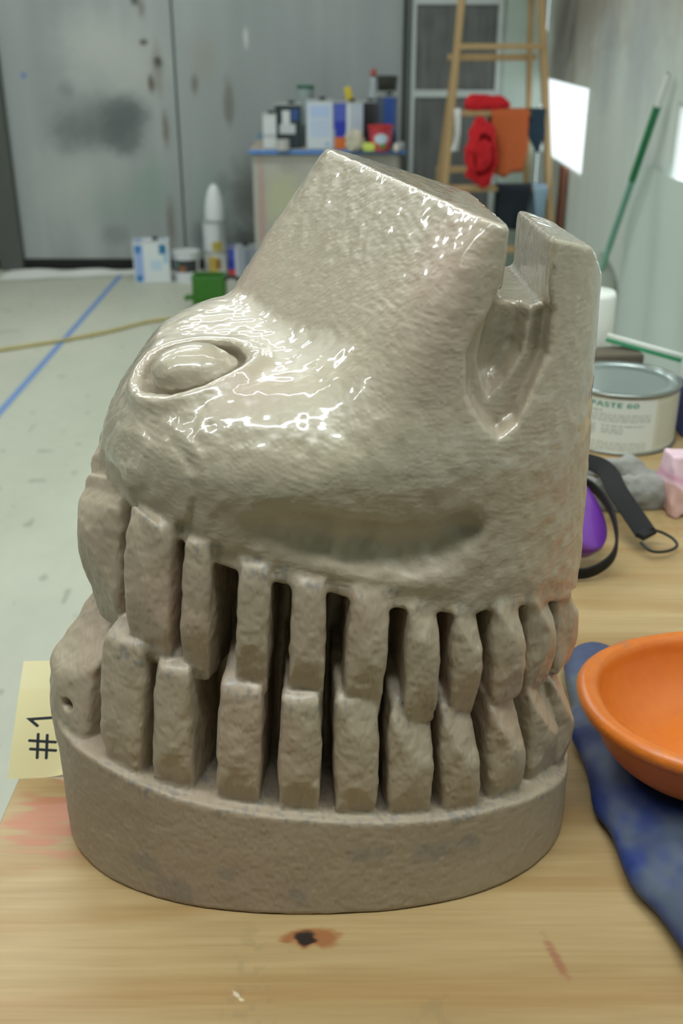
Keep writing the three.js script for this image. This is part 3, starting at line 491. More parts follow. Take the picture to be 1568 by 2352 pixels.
{ // grey crumpled rag
  const lumps = [[[0.292, 0.014, -0.665], [0.385, 0.014, -0.665], 0.016], [[0.385, 0.014, -0.665], [0.405, 0.012, -0.62], 0.014], [[0.335, 0.018, -0.575], [0.395, 0.016, -0.585], 0.022], [[0.30, 0.012, -0.62], [0.345, 0.016, -0.575], 0.016], [[0.395, 0.012, -0.585], [0.405, 0.012, -0.62], 0.014]];
  const S = surfaceNets((x, y, z) => { let d = 1; for (const [a, b, r] of lumps) d = smin(d, segd(x, y, z, a, b)[0] - r, 0.012); return Math.max(d + 0.0035 * noise3(x * 55, y * 70, z * 55) + 0.0015 * noise3(x * 150, y * 150, z * 150), 0.0005 - y); }, [0.25, -0.004, -0.71], [0.45, 0.06, -0.53], 0.0024);
  const g = meshOf(S, (x, y, z) => [x * 6, z * 6]), n = g.attributes.position.count, c = new Float32Array(n * 3);
  for (let i = 0; i < n; i++) { const x = S.P[3 * i], y = S.P[3 * i + 1], z = S.P[3 * i + 2], m = fbm3(x * 30, y * 30, z * 30), v = 0.24 + 0.09 * m; c[3 * i] = v + 0.012; c[3 * i + 1] = v + 0.008; c[3 * i + 2] = v - 0.012; }
  g.setAttribute('color', new THREE.BufferAttribute(c, 3));
  tag(mesh('cotton_glove', g, std(0xffffff, 0.95, { vertexColors: true }), null, [0, TABLE, 0]), 'crumpled grey cotton work glove in front of the paste tin', 'glove');
}
const ribbon = (pts, w, th, up) => {                              // flat band along a curve
  const c = new THREE.CatmullRomCurve3(pts.map(p => V3(...p))), N = 48, U = V3(...up).normalize();
  return grid(8, N, (u, v) => { const p = c.getPoint(v), t = c.getTangent(v), s = U.clone().cross(t).normalize(), n = t.clone().cross(s).normalize(); const q = [[-1, -1], [1, -1], [1, 0], [1, 1], [-1, 1], [-1, 0], [-1, -1]]; const a = u * 6.28318, sx = Math.sign(Math.cos(a)) * Math.min(1, Math.abs(Math.cos(a)) * 1.3), sy = Math.sign(Math.sin(a)) * Math.min(1, Math.abs(Math.sin(a)) * 1.3); p.addScaledVector(s, sx * w / 2).addScaledVector(n, sy * th / 2); return [p.x, p.y, p.z]; }, true);
};
{ // half mask with purple filters and black straps
  const g = thing('respirator', 'purple respirator mask with black straps and a wire clip', 'respirator', [0.225, TABLE, -0.46]);
  const pu = phys(0x7434a4, 0.4, { clearcoat: 0.3 }), bk = std(0x0d0d0d, 0.85), wire = std(0x26302e, 0.4, { metalness: 0.6 });
  mesh('filter', lathe([[0, 0.016], [0.03, 0.016], [0.048, 0.014], [0.052, 0.008], [0.052, -0.006], [0.048, -0.012], [0, -0.014]], 48), pu, g, [0.026, 0.062, 0.036], [0.7, 0.25, -0.75]);
  mesh('face_piece', lathe([[0, 0.05], [0.02, 0.048], [0.036, 0.036], [0.044, 0.016], [0.046, 0.001], [0.04, 0], [0, 0]], 40), std(0x2a2c30, 0.7), g, [-0.03, 0.001, 0.0]);
  const st = mesh('strap', ribbon([[0.03, 0.07, -0.12], [0.095, 0.056, -0.112], [0.104, 0.046, -0.05], [0.122, 0.024, 0.008]], 0.024, 0.005, [-0.35, 1, 0.5]), bk, g);
  mesh('strap', ribbon([[0.03, 0.072, -0.06], [0.066, 0.066, -0.022], [0.078, 0.05, 0.034], [0.072, 0.026, 0.066], [0.045, 0.013, 0.082], [0.01, 0.012, 0.085]], 0.0035, 0.018, [-0.2, 1, 0.5]), bk, g);
  mesh('buckle', box(0.026, 0.007, 0.012, 0.002), bk, st, [0.123, 0.024, 0.009], [0.2, 0.7, -0.1]);
  mesh('wire_clip', tube([[0.114, 0.018, 0.02], [0.124, 0.012, 0.03], [0.146, 0.009, 0.024], [0.159, 0.010, 0.012], [0.157, 0.013, 0.002], [0.146, 0.018, -0.004], [0.135, 0.022, -0.003]], 0.0017, 48, 8), wire, st);
}
// blue rubber glove on the right with the orange dish on it
{
  const g0 = [[0.236, 0.0, -0.19], [0.238, 0, -0.10], [0.245, 0, -0.02], [0.262, 0, 0.06], [0.272, 0, 0.14], [0.28, 0, 0.22]];
  const R = [0.034, 0.044, 0.048, 0.056, 0.05, 0.045];
  const S = surfaceNets((x, y, z) => {
    let d = 1;
    for (let i = 0; i < g0.length - 1; i++) { const [, t] = segd(x, 0, z, g0[i], g0[i + 1]); const r = mix(R[i], R[i + 1], t), cx = mix(g0[i][0], g0[i + 1][0], t), cz = mix(g0[i][2], g0[i + 1][2], t); const h = Math.hypot(x - cx, z - cz) / r, e = (Math.hypot(h, (y - 0.012) / 0.017) - 1) * 0.015; d = smin(d, e, 0.004); }
    d = smin(d, (Math.hypot((x - 0.40) / 0.13, (y - 0.01) / 0.014, (z + 0.02) / 0.16) - 1) * 0.012, 0.01);
    d += 0.0022 * noise3(x * 38, y * 40, z * 30) + 0.0016 * Math.sin(z * 95 + 2 * noise3(x * 20, 1, z * 20)) * sstep(0.0, 0.03, x - 0.21);
    return Math.max(d, 0.0004 - y);
  }, [0.17, -0.004, -0.24], [0.55, 0.05, 0.29], 0.0028);
  const g = meshOf(S, (x, y, z) => [x * 5, z * 5]), n = g.attributes.position.count, c = new Float32Array(n * 3);
  for (let i = 0; i < n; i++) { const x = S.P[3 * i], y = S.P[3 * i + 1], z = S.P[3 * i + 2], m = sstep(-0.05, 0.45, fbm3(x * 28, y * 28, z * 20 + 5)), f = 0.03 * noise3(x * 160, y * 160, z * 160), q = z < -0.09 ? 0.55 : 0; const t = clamp(m * 0.8 + q); c[3 * i] = mix(0.012, 0.075, t) + f * 0.2; c[3 * i + 1] = mix(0.03, 0.095, t) + f * 0.3; c[3 * i + 2] = mix(0.15, 0.12, t) + f * 0.7; }
  g.setAttribute('color', new THREE.BufferAttribute(c, 3));
  tag(mesh('rubber_glove', g, phys(0xffffff, 0.6, { vertexColors: true }), null, [0, TABLE, 0]), 'worn blue rubber glove lying under the orange dish', 'glove');

  // shallow dish: rounded outline, thick rolled rim, hollow inside
  const S2 = surfaceNets((x, y, z) => {
    const dx = x - 0.366, dz = z + 0.04, f = Math.pow(Math.pow(Math.abs(dx) / 0.174, 2.3) + Math.pow(Math.abs(dz) / 0.104, 2.3), 0.4), rad = Math.hypot(dx, dz) || 1e-5, o = (f - 1) * rad / Math.max(f, 1e-4);
    const rimY = 0.071 + 0.02 * dz - 0.03 * dx, floorY = 0.032;
    const outer = smax(o - 0.42 * (y - rimY), floorY - 0.006 - y, 0.02);
    const inner = smax(o + 0.010 - 0.5 * (y - rimY), floorY - y, 0.03);
    let d = smax(smax(outer, y - rimY, 0.006), -inner, 0.006);
    const roll = Math.hypot(o + 0.003, (y - rimY) * 1.1) - 0.0075; d = smin(d, roll, 0.006);
    return d + 0.0008 * noise3(x * 30, y * 30, z * 30);
  }, [0.18, 0.015, -0.165], [0.56, 0.10, 0.125], 0.0024);
  const h = meshOf(S2, (x, y, z) => [x * 5, z * 5]), m = h.attributes.position.count, k = new Float32Array(m * 3);
  for (let i = 0; i < m; i++) { const x = S2.P[3 * i], y = S2.P[3 * i + 1], z = S2.P[3 * i + 2], t = 0.55 * sstep(0.25, 0.6, fbm3(x * 34, y * 20, z * 34 + 2)), f = noise3(x * 180, y * 180, z * 180) * 0.02; k[3 * i] = mix(0.62, 0.4, t) + f; k[3 * i + 1] = mix(0.155, 0.17, t) + f * 0.6; k[3 * i + 2] = mix(0.012, 0.07, t); }
  h.setAttribute('color', new THREE.BufferAttribute(k, 3));
  tag(mesh('orange_dish', h, phys(0xffffff, 0.42, { vertexColors: true, clearcoat: 0.2, clearcoatRoughness: 0.3 }), null, [-0.006, TABLE + 0.008, 0]), 'shallow orange plastic dish with a rolled rim resting on the blue glove', 'dish');
}

// ---------------------------------------------------------------- far side of the room
{ // panelled door beside the cabinet
  const g = new THREE.Group(); g.name = 'door_2'; g.userData = { kind: 'structure', label: 'white framed door with dark grey panes behind the ladder' }; g.position.set(0.64, 0, ZB + 0.03); scene.add(g);
  const fr = std(0xb4bcb8, 0.5), pane = std(0xffffff, 0.35, { map: tex(128, 128, (x, y) => { const n = 9 * noise3(x * 0.3, y * 0.02, 1) + 7 * noise3(x * 0.05, y * 0.05, 2); return [92 + n, 95 + n, 92 + n]; }) });
  for (const s of [-1, 1]) mesh('stile', box(0.03, 2.05, 0.04, 0.004), fr, g, [s * 0.24, 1.025, 0]);
  for (const y of [0.10, 0.995, 1.47, 2.03]) mesh('rail', box(0.45, 0.04, 0.036, 0.004), fr, g, [0, y, 0]);
  for (const [y0, y1] of [[0.12, 0.975], [1.015, 1.45], [1.49, 2.01]]) mesh('pane', box(0.452, y1 - y0, 0.012, 0.002), pane, g, [0, (y0 + y1) / 2, 0]);
  struct('trim_3', box(0.03, 2.8, 0.05, 0.006), std(0x565c58, 0.7), [0.378, 1.4, ZB + 0.03], null, 'dark strip in place of wall shade left of the white framed door');  // dark strip built where the back wall only falls into shade
  struct('wall_back_panel', box(0.242, 2.8, 0.03, 0.004), std(0xb7c0b8, 0.6, { map: tex(64, 128, (x, y) => { const n = 6 * noise3(x * 0.15, y * 0.05, 7); return [232 + n, 240 + n, 234 + n]; }) }), [1.02, 1.4, ZB + 0.01], null, 'pale green panel of the back wall by the corner');
}
{ // blue tape line and cord on the floor, plastic strip along the door
  tag(mesh('floor_tape', box(0.03, 0.002, 4.4, 0.0009), std(0x6a86b4, 0.7), null, [-1.312, 0.001, -3.55]), 'straight blue masking tape line on the floor', 'tape');
  tag(mesh('power_cord', tube([[-2.2, 0.009, -3.52], [-1.85, 0.009, -3.78], [-1.545, 0.009, -4.005], [-1.275, 0.009, -4.185], [-1.102, 0.009, -4.34], [-0.955, 0.009, -4.505], [-0.7, 0.009, -4.62], [-0.3, 0.009, -4.62]], 0.0085, 90, 8), std(0xaa9c62, 0.6), null), 'yellow cord crossing the blue tape on the floor', 'cord');
  const g = grid(30, 6, (u, v) => [-2.0 + 0.95 * u, 0.004 + 0.012 * Math.abs(Math.sin(u * 9 + v)) * (1 - v), -5.72 + v * 0.27 * (1 - u * 0.75) + 0.012 * noise3(u * 12, v * 2, 4)]);
  tag(mesh('plastic_sheet', g, std(0xd8d8d2, 0.5, { side: THREE.DoubleSide }), null), 'strip of white plastic sheeting along the foot of the grey door', 'sheet');
}
const can = (name, label, pos, w, h, d, draw, turn = 0, cat = 'can') => {   // rectangular tin: body, shoulder rim, spout cap
  const g = thing(name, label, cat, pos, turn); const t = canvasTex(128, 160, draw);
  mesh('body', box(w, h, d, 0.006), std(0xffffff, 0.4, { map: t }), g, [0, h / 2, 0]);
  mesh('rim', [box(w + 0.004, 0.006, 0.004, 0.001).translate(0, 0, d / 2), box(w + 0.004, 0.006, 0.004, 0.001).translate(0, 0, -d / 2), box(0.004, 0.006, d, 0.001).translate(w / 2, 0, 0), box(0.004, 0.006, d, 0.001).translate(-w / 2, 0, 0)], std(0xb9bcb8, 0.35, { metalness: 0.6 }), g, [0, h, 0]);
  mesh('cap', cyl(0.016, 0.017, 0.018, 24), std(0x23282a, 0.5), g, [w * 0.12, h + 0.008, 0]); return g;
};
const pail = (name, label, pos, r0, r1, h, draw, lidCol, cat = 'can', turn = 0) => {   // round tin or tub with a lid
  const g = thing(name, label, cat, pos, turn);
  mesh('body', new THREE.CylinderGeometry(r1, r0, h, 40, 1), std(0xffffff, 0.45, { map: canvasTex(256, 128, draw) }), g, [0, h / 2, 0]);
  mesh('lid', lathe([[0, h + 0.004], [r1 - 0.012, h + 0.004], [r1 - 0.008, h + 0.008], [r1 + 0.002, h + 0.008], [r1 + 0.004, h + 0.002], [r1 + 0.001, h - 0.006]], 40), std(lidCol, 0.4), g); return g;
};
const fill = (c, col, x, y, w, h) => { c.fillStyle = col; c.fillRect(x, y, w, h); };
// on the floor by the door
can('solvent_tin', 'white and blue rectangular tin on the floor at the end of the blue tape', [-1.09, 0, -5.45], 0.205, 0.235, 0.12, (c, W, H) => { fill(c, '#d3d8da', 0, 0, W, H); fill(c, '#93a9d6', 4, 10, 30, H - 20); fill(c, '#3c78b4', 6, 12, 22, 30); fill(c, '#3c78b4', 6, 128, 22, 26); fill(c, '#2f6f97', 92, 10, 26, 38); fill(c, '#b7cbdc', 60, 70, 40, 40); fill(c, '#8fb4cc', 108, 44, 12, 40); }, 0.12);
pail('white_tub', 'short white tub with a dark picture label next to the blue and white tin', [-0.895, 0, -5.46], 0.07, 0.076, 0.165, (c, W, H) => { fill(c, '#cfd2d6', 0, 0, W, H); for (const o of [0, 128]) { fill(c, '#33383a', 30 + o, 26, 84, 54); fill(c, '#8a5a3a', 50 + o, 52, 24, 26); fill(c, '#4c6a62', 36 + o, 34, 16, 30); } }, 0xc9ccca, 'tub', -1.75);
{
  const dr = (c, W, H) => { fill(c, '#c4c5c0', 0, 0, W, H); for (const o of [0, 128]) { fill(c, '#b59a48', 40 + o, 20, 36, 108); fill(c, '#8a6a2c', 66 + o, 30, 20, 50); fill(c, '#d6d8d6', 90 + o, 0, 18, 128); } };
  pail('paint_tin', 'lower paint tin of the stack under the white cone', [-0.738, 0, -5.58], 0.068, 0.068, 0.148, dr, 0x9a9c98, 'can', -1.55);
  pail('paint_tin', 'upper paint tin of the stack, carrying the white cone', [-0.74, 0.157, -5.58], 0.066, 0.066, 0.16, (c, W, H) => { fill(c, '#cbced0', 0, 0, W, H); for (const o of [0, 128]) { fill(c, '#b0a050', 60 + o, 84, 40, 44); fill(c, '#aeb2b2', 84 + o, 0, 26, 84); } }, 0xa8aaa6, 'can', -1.6);
  tag(mesh('white_cone', lathe([[0, 0], [0.058, 0], [0.06, 0.01], [0.058, 0.06], [0.05, 0.115], [0.036, 0.165], [0.02, 0.192], [0.008, 0.2], [0, 0.2]], 40), std(0xd2d6d6, 0.5), null, [-0.732, 0.3255, -5.58]), 'rounded white cone on top of the stacked paint tins', 'nozzle');
  can('blue_striped_tin', 'grey rectangular tin with a blue stripe and red foot, on the floor by the cabinet', [-0.585, 0, -5.62], 0.16, 0.17, 0.1, (c, W, H) => { fill(c, '#9ba2ae', 0, 0, W, H); fill(c, '#3f51b0', 0, 0, 30, 122); fill(c, '#c2c6cc', 32, 0, 14, H); fill(c, '#2334a0', 0, 74, 30, 48); fill(c, '#c23a34', 0, 122, 32, 38); fill(c, '#7f8794', 78, 10, 30, 130); });
}
{ // green jug
  const g = thing('green_jug', 'dark green plastic jug with a black looped handle on the floor', 'jug', [-0.69, 0, -4.84]);
  const gm = phys(0x2c6a14, 0.35, { clearcoat: 0.3 });
  const sh = new THREE.Shape(); const W = 0.085, D = 0.06, r = 0.025; sh.moveTo(-W + r, -D); sh.lineTo(W - r, -D); sh.quadraticCurveTo(W, -D, W, -D + r); sh.lineTo(W, D - r); sh.quadraticCurveTo(W, D, W - r, D); sh.lineTo(-W + r, D); sh.quadraticCurveTo(-W, D, -W, D - r); sh.lineTo(-W, -D + r); sh.quadraticCurveTo(-W, -D, -W + r, -D);
  const ho = new THREE.Path(); const w2 = W - 0.008, d2 = D - 0.008; ho.moveTo(-w2, -d2); ho.lineTo(w2, -d2); ho.lineTo(w2, d2); ho.lineTo(-w2, d2); ho.closePath(); const wall = sh.clone(); wall.holes = [ho];
  mesh('body', new THREE.ExtrudeGeometry(wall, { depth: 0.165, bevelEnabled: true, bevelSize: 0.003, bevelThickness: 0.003, bevelSegments: 2 }).rotateX(-Math.PI / 2), gm, g, [0, 0.003, 0]);
  mesh('bottom', box(0.15, 0.02, 0.1, 0.004), gm, g, [0, 0.02, 0]);
  mesh('spout', tube([[-0.08, 0.05, 0.02], [-0.115, 0.06, 0.03], [-0.125, 0.045, 0.03]], 0.014, 16, 12), gm, g);
  mesh('handle', tube([[0.082, 0.155, 0.03], [0.12, 0.165, 0.03], [0.17, 0.14, 0.03], [0.19, 0.09, 0.03], [0.16, 0.04, 0.03], [0.085, 0.03, 0.03]], 0.011, 40, 12), std(0x1a1d1b, 0.6), g);
}
{ // cabinet with taped top
  const g = thing('plywood_cabinet', 'paint-stained plywood cabinet with blue tape along its top edge', 'cabinet', [-0.075, 0, -5.33]);
  const bl = blotch([[0.17, 0.50, 0.16, 0.2, 0.7, [176, 178, 140]], [0.42, 0.56, 0.1, 0.04, 0.85, [104, 104, 98]], [0.28, 0.32, 0.1, 0.08, 0.6, [196, 200, 198]], [0.2, 0.2, 0.12, 0.1, 0.8, [150, 118, 96]], [0.04, 0.5, 0.03, 0.4, 0.6, [170, 130, 122]], [0.15, 0.34, 0.1, 0.08, 0.5, [130, 136, 124]]]);
  const ft = tex(256, 256, (x, y) => { const u = x / 256 * 0.76, v = y / 256 * 0.74, n = 7 * fbm3(u * 9, v * 9, 5); return bl(u, v, [166 + n, 164 + n, 156 + n]); });
  mesh('front_panel', box(0.76, 0.735, 0.02, 0.003), std(0xffffff, 0.7, { map: ft }), g, [-0.01, 0.37, 0.22]);
  for (const s of [-1, 1]) mesh('side_panel', box(0.02, 0.735, 0.43, 0.003), std(0x8b8a80, 0.8), g, [s * 0.378, 0.37, -0.005]);
  mesh('back_panel', box(0.74, 0.735, 0.015, 0.003), std(0x8b8a80, 0.8), g, [0, 0.37, -0.225]);
  mesh('top_board', box(0.81, 0.022, 0.50, 0.003), std(0xa59a8c, 0.7), g, [0, 0.751, 0]);
  mesh('tape_edge', box(0.812, 0.02, 0.003, 0.001), std(0x4a7cc0, 0.7), g, [0, 0.752, 0.2515]);
}
{ // on the cabinet
  const Y = 0.762, F = -5.12;
  can('white_tin', 'plain white tin at the left end of the cabinet top', [-0.372, Y, F - 0.03], 0.07, 0.17, 0.05, (c, W, H) => { fill(c, '#c4c8ca', 0, 0, W, H); fill(c, '#a9adb0', 0, 90, W, 20); });
  tag(mesh('grey_puck', [cyl(0.034, 0.036, 0.05, 32)], std(0xaaa9a4, 0.6), null, [-0.302, Y + 0.025, F + 0.04]), 'small pale round pot in front of the black tin', 'pot');
  can('black_tin', 'black tin with a white figure on its label, left on the cabinet', [-0.277, Y, F - 0.06], 0.135, 0.215, 0.07, (c, W, H) => { fill(c, '#263336', 0, 0, W, H); fill(c, '#c3c5c6', 34, 20, 40, 80); fill(c, '#b9bcbe', 20, 70, 80, 36); fill(c, '#2e4d86', 82, 16, 34, 40); fill(c, '#2c343c', 0, 118, W, 42); });
  pail('glass_jar', 'jar with a flat green lid behind the white and blue tin', [-0.19, Y, F - 0.2], 0.042, 0.044, 0.29, (c, W, H) => { fill(c, '#8d9996', 0, 0, W, H); }, 0x0f5a3e, 'jar');
  can('tilted_tin', 'large white and pale blue tin leaning on the cabinet top', [-0.115, Y + 0.001, F - 0.02], 0.135, 0.235, 0.09, (c, W, H) => { fill(c, '#c3cad2', 0, 0, W, H); fill(c, '#a9bbdc', 14, 14, 100, 40); fill(c, '#b3c0d8', 14, 60, 100, 60); fill(c, '#8fa4cc', 90, 138, 20, 12); }, 0.1);
  can('orange_foot_tin', 'white tin with a blue and orange edge stripe on the cabinet', [0.035, Y, F - 0.03], 0.155, 0.228, 0.09, (c, W, H) => { fill(c, '#aab3c0', 0, 0, W, H); fill(c, '#4a58ac', 0, 0, 56, 90); fill(c, '#2533a0', 6, 64, 48, 56); fill(c, '#c8682c', 4, 118, 50, 42); fill(c, '#c9cccc', 56, 0, 16, H); });
  const y1 = Y + 0.231;
  tag(mesh('yellow_scraper', [box(0.035, 0.062, 0.03, 0.006).rotateZ(0.25), box(0.05, 0.012, 0.034, 0.004).translate(0.012, -0.03, 0)], std(0xc4ae2c, 0.5), null, [0.035, y1 + 0.038, F - 0.04]), 'yellow scraper lying on the blue and orange striped tin', 'scraper');
  can('dark_tin', 'black tin right of the orange footed tin', [0.146, Y, F - 0.1], 0.062, 0.225, 0.06, (c, W, H) => { fill(c, '#2a292e', 0, 0, W, H); });
  const b = thing('spray_bottle', 'slim clear bottle with a red cap standing behind the black tin', 'bottle', [0.168, Y, F - 0.22]);
  mesh('body', lathe([[0, 0], [0.028, 0], [0.03, 0.005], [0.03, 0.2], [0.024, 0.24], [0.014, 0.30], [0.013, 0.34], [0, 0.34]], 32), phys(0xa9b2b4, 0.2, { clearcoat: 0.5 }), b); mesh('cap', lathe([[0, 0.34], [0.015, 0.34], [0.017, 0.35], [0.016, 0.375], [0, 0.38]], 24), std(0x9c4a44, 0.5), b);
  can('navy_tin', 'dark blue tin under the black brush tub at the right end of the cabinet', [0.238, Y, F - 0.15], 0.11, 0.25, 0.08, (c, W, H) => { fill(c, '#4c5866', 0, 0, W, H); fill(c, '#274a92', 44, 0, 70, 110); fill(c, '#25304c', 44, 110, 84, 50); });
  tag(mesh('brush_tub', lathe([[0, 0], [0.048, 0], [0.055, 0.07], [0.05, 0.072], [0.044, 0.01], [0, 0.008]], 32), std(0x34372f, 0.8), null, [0.238, Y + 0.2755, F - 0.15]), 'black tub on top of the dark blue tin', 'tub');
  pail('red_tub', 'red plastic tub with a pale oval label on the cabinet', [0.2, Y, F + 0.07], 0.05, 0.064, 0.115, (c, W, H) => { fill(c, '#b83a48', 0, 0, W, H); for (const o of [0, 128]) { c.fillStyle = '#b7cddb'; c.beginPath(); c.ellipse(64 + o, 60, 26, 28, 0, 0, 7); c.fill(); fill(c, '#3f8a34', 58 + o, 88, 26, 22); fill(c, '#a0452e', 64 + o, 108, 30, 20); } }, 0xb02424, 'tub', -1.55);
  const S = surfaceNets((x, y, z) => Math.max(Math.hypot(x / 1.0, (y - 0.045) / 1.15, z / 0.8) - 0.05 + 0.012 * noise3(x * 40, y * 40, z * 40), 0.001 - y), [-0.07, -0.004, -0.06], [0.07, 0.13, 0.06], 0.004);
  tag(mesh('paper_bag', meshOf(S, (x, y) => [x, y]), std(0xb3ad9a, 0.85), null, [0.07, Y, F + 0.075]), 'crumpled beige paper bag left of the red tub', 'bag');
  tag(mesh('sponge', box(0.062, 0.04, 0.04, 0.01), std(0xc2cf62, 0.9), null, [0.142, Y + 0.02, F + 0.105]), 'yellow-green sponge in front of the red tub', 'sponge');
  for (let i = 0; i < 4; i++) tag(mesh('small_jar', lathe([[0, 0], [0.014, 0], [0.015, 0.004], [0.015, 0.03], [0.011, 0.038], [0, 0.04]], 20), std([0xc9c4bc, 0x8f8f92, 0xb9b7b4, 0x6a707c][i], 0.4), null, [0.282 + i * 0.011, Y, F + 0.10 - i * 0.033]), ['off-white', 'mid grey', 'pale grey', 'slate grey'][i] + ' little pot right of the red tub', 'pot', 'little pots at the right end of the cabinet');
}
{ // wooden ladder
  const g = thing('wooden_ladder', 'weathered wooden step ladder hung with rags', 'ladder', [0.78, 0, -4.9]);
  const wd = std(0xffffff, 0.7, { map: tex(64, 256, (x, y) => { const n = 12 * noise3(x * 0.25, y * 0.03, 2) + 8 * noise3(x, y * 0.2, 5); return [168 + n, 140 + n, 98 + n]; }) });
  const bar = (name, a, b, w, d) => { const A = V3(...a), B = V3(...b), L = A.distanceTo(B), m = mesh(name, box(w, L, d, 0.005), wd, g); m.position.copy(A).add(B).multiplyScalar(0.5); m.quaternion.setFromUnitVectors(V3(0, 1, 0), B.clone().sub(A).normalize()); return m; };
  bar('rail', [-0.295, 0, 0.08], [-0.175, 2.0, -0.08], 0.032, 0.06); bar('rail', [0.335, 0, 0.08], [0.115, 2.0, -0.08], 0.032, 0.06);
  const fx = (y, s) => s < 0 ? -0.295 + 0.06 * y : 0.335 - 0.11 * y, fz = y => 0.08 - 0.08 * y;
  for (const y of [0.30, 0.60, 0.955, 1.255, 1.56, 1.86]) { const a = fx(y, -1), b = fx(y, 1); mesh('tread', box(b - a, 0.026, 0.07, 0.004), wd, g, [(a + b) / 2, y, fz(y)]); }
  bar('rear_rail', [-0.30, 0, -0.50], [-0.14, 1.95, -0.14], 0.028, 0.035); bar('rear_rail', [0.27, 0, -0.50], [0.12, 1.95, -0.14], 0.028, 0.035);
  mesh('rear_brace', box(0.51, 0.032, 0.02, 0.004), wd, g, [-0.013, 0.64, -0.39]); mesh('rear_brace', box(0.45, 0.032, 0.02, 0.004), wd, g, [-0.012, 1.2, -0.285]);
  // rags over the treads
  const TZ = y => -4.9 + fz(y);
  const rag = (name, label, x0, x1, y, front, back, color, sd, slant = 0) => {
    const top = y + 0.0155, hz = 0.037, th = 0.006, total = back + 2 * hz + front;
    const path = (s, o) => s < back ? [top - back + s, -hz - o - 0.002] : s < back + 2 * hz ? [top + o, -hz + (s - back)] : [top + 0 - (s - back - 2 * hz), hz + o + 0.002];
    const geo = grid(28, 60, (v, uu) => {                          // outer face out and back along the inner face
      const outer = uu <= 0.5, s = (outer ? uu * 2 : 2 - uu * 2) * total, o = outer ? th : 0.001; let [py, pz] = path(s, o);
      const hang = clamp((s - back - 2 * hz) / front), hb = clamp((back - s) / back);
      pz += (0.022 * Math.max(0, noise3(v * 5 + sd, hang * 1.2, sd)) + 0.012) * hang - 0.012 * hb * Math.abs(noise3(v * 6, 2, sd)); py -= 0.03 * hang * noise3(v * 3 + sd * 2, 0.5, 1);
      const xx = mix(x0, x1, v) + 0.03 * hang * (noise3(sd, hang * 2, v * 2) - (v - 0.5) * 0.8) + slant * hang; return [xx, py, pz];
    });
    tag(mesh(name, geo, std(color, 0.95, { side: THREE.DoubleSide }), null, [0, 0, TZ(y)]), label, 'rag');
  };
  rag('orange_rag', 'orange cloth draped over the ladder tread between the red and navy cloths', 0.735, 0.92, 0.955, 0.285, 0.12, 0xb0582c, 1.3);
  rag('navy_rag', 'navy cloth draped on the right end of the ladder tread beside the orange cloth', 0.928, 1.005, 0.955, 0.2, 0.12, 0x1b2e3c, 4.1);
  rag('black_rag', 'large blue-black cloth on the lower ladder tread', 0.785, 0.955, 0.60, 0.22, 0.2, 0x121c24, 7.7);
  rag('pale_blue_rag', 'pale blue cloth on the right end of the lower ladder tread', 0.962, 1.035, 0.60, 0.2, 0.2, 0x7f97a8, 9.2, 0.01);
  rag('white_rag', 'white cloth on the left end of the ladder tread beside the red towel', 0.552, 0.585, 0.955, 0.2, 0.15, 0xc9cbc8, 2.6);
  const z = TZ(0.955);
  const S = surfaceNets((x, y, zz) => {
    const n = 0.009 * noise3(x * 24, y * 24, zz * 24) + 0.003 * noise3(x * 80, y * 80, zz * 80);
    let d = segd(x, y, zz, [0.645, 0.9955, 0], [0.775, 1.0, 0])[0] - 0.042;                         // bundle on the tread
    d = smin(d, segd(x, y, zz, [0.785, 1.012, 0.01], [0.815, 0.995, 0.02])[0] - 0.016, 0.015);
    d = smax(d, 0.969 - y + 0.0005, 0.004);
    const w = 0.072 + 0.012 * clamp((0.9 - y) / 0.25), q = Math.hypot((x - 0.69) / w, (y - 0.785) / 0.165, (zz - 0.088) / 0.042);   // folded loop hanging in front
    let ring = (q - 1) * 0.045;
    const e = Math.hypot((x - 0.702) / w, (y - 0.765) / 0.165); if (zz > 0.08) ring = smax(ring, -(Math.abs(e - 0.56) - 0.085) * 0.05, 0.008);
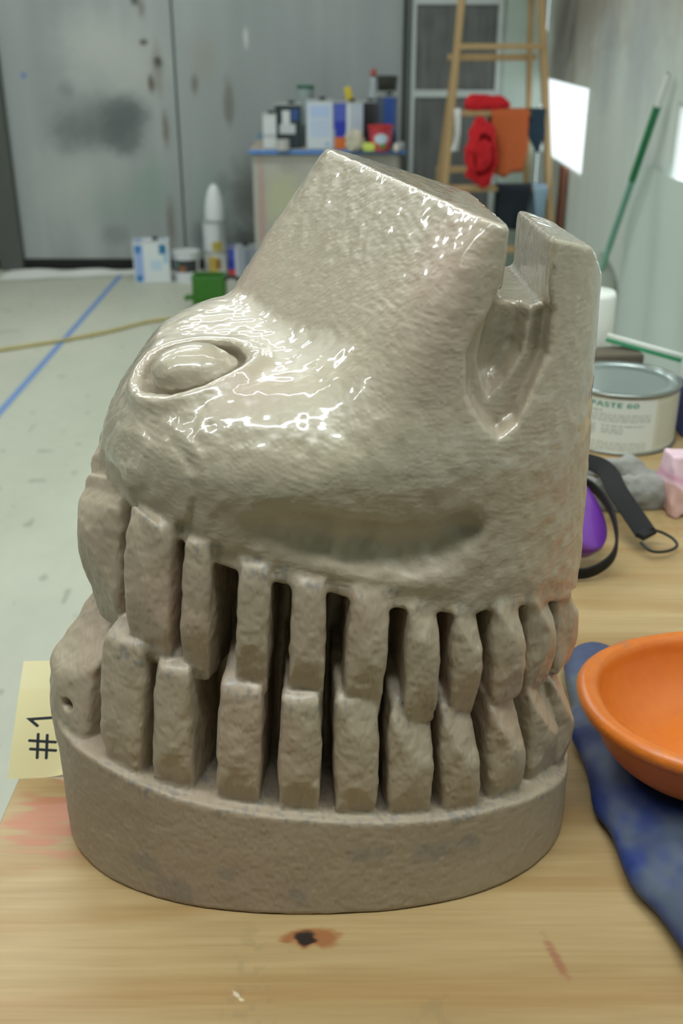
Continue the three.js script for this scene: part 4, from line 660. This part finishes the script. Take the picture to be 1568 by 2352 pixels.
    return smin(d, ring, 0.02) + n;
  }, [0.55, 0.58, -0.06], [0.86, 1.07, 0.15], 0.005);
  tag(mesh('red_towel', meshOf(S, (x, y) => [x, y]), std(0xb8141e, 0.95), null, [0, 0, z]), 'bright red towel bundled over the ladder tread with a loop hanging down', 'towel');
}
{ // things against the right wall
  tag(mesh('brown_board', box(0.018, 0.70, 0.12, 0.003), std(0x8a5a44, 0.8), null, [1.128, 0.35, -4.93]), 'reddish brown board standing against the right wall below the window', 'board');
  const g = thing('broom', 'green-handled broom with a pale fan head leaning on the right wall', 'broom', [0.98, 0, -3.66]);
  const A = V3(1.118, 1.2, -3.25), B = V3(1.043, 0.45, -3.6), P = t => { const p = A.clone().lerp(B, t); return [p.x - 0.98, p.y, p.z + 3.66]; };
  const seg = (name, t0, t1, r, m) => mesh(name, tube([P(t0), P((t0 + t1) / 2), P(t1)], r, 8, 12), m, g);
  seg('tip', 0, 0.145, 0.011, std(0xd2d4ce, 0.5)); seg('grip', 0.145, 0.5, 0.0135, std(0x0d6a40, 0.45)); seg('handle', 0.5, 0.86, 0.012, std(0x6a9a8a, 0.6)); seg('handle', 0.86, 1.6, 0.0125, std(0x7aa894, 0.6));
  mesh('head', grid(24, 16, (u, v) => { const a = u * 6.28318, r = Math.pow(Math.sin(Math.PI * Math.pow(v, 0.8)), 0.8); return [0.055 + 0.085 * Math.cos(a) * r, 0.30 + 0.30 * (v - 0.15), 0.06 + 0.02 * Math.sin(a) * r]; }, true), std(0xaab0a4, 0.7), g, [0, -0.02, 0]);
  const s = grid(40, 24, (u, v) => [XR - 0.012 - 0.012 * Math.sin(u * 15 + v * 2) - 0.03 * (1 - v) * Math.abs(noise3(u * 5, v, 3)) - 0.012, 0.02 + v * 0.86, -3.55 + u * 1.1 + 0.03 * noise3(u * 4, v * 3, 8)]);
  tag(mesh('hanging_sheet', s, std(0xbcc8c0, 0.55, { side: THREE.DoubleSide }), null), 'pale plastic sheet hung on the right wall behind the broom', 'sheet');
}


renderer.render(scene, camera);
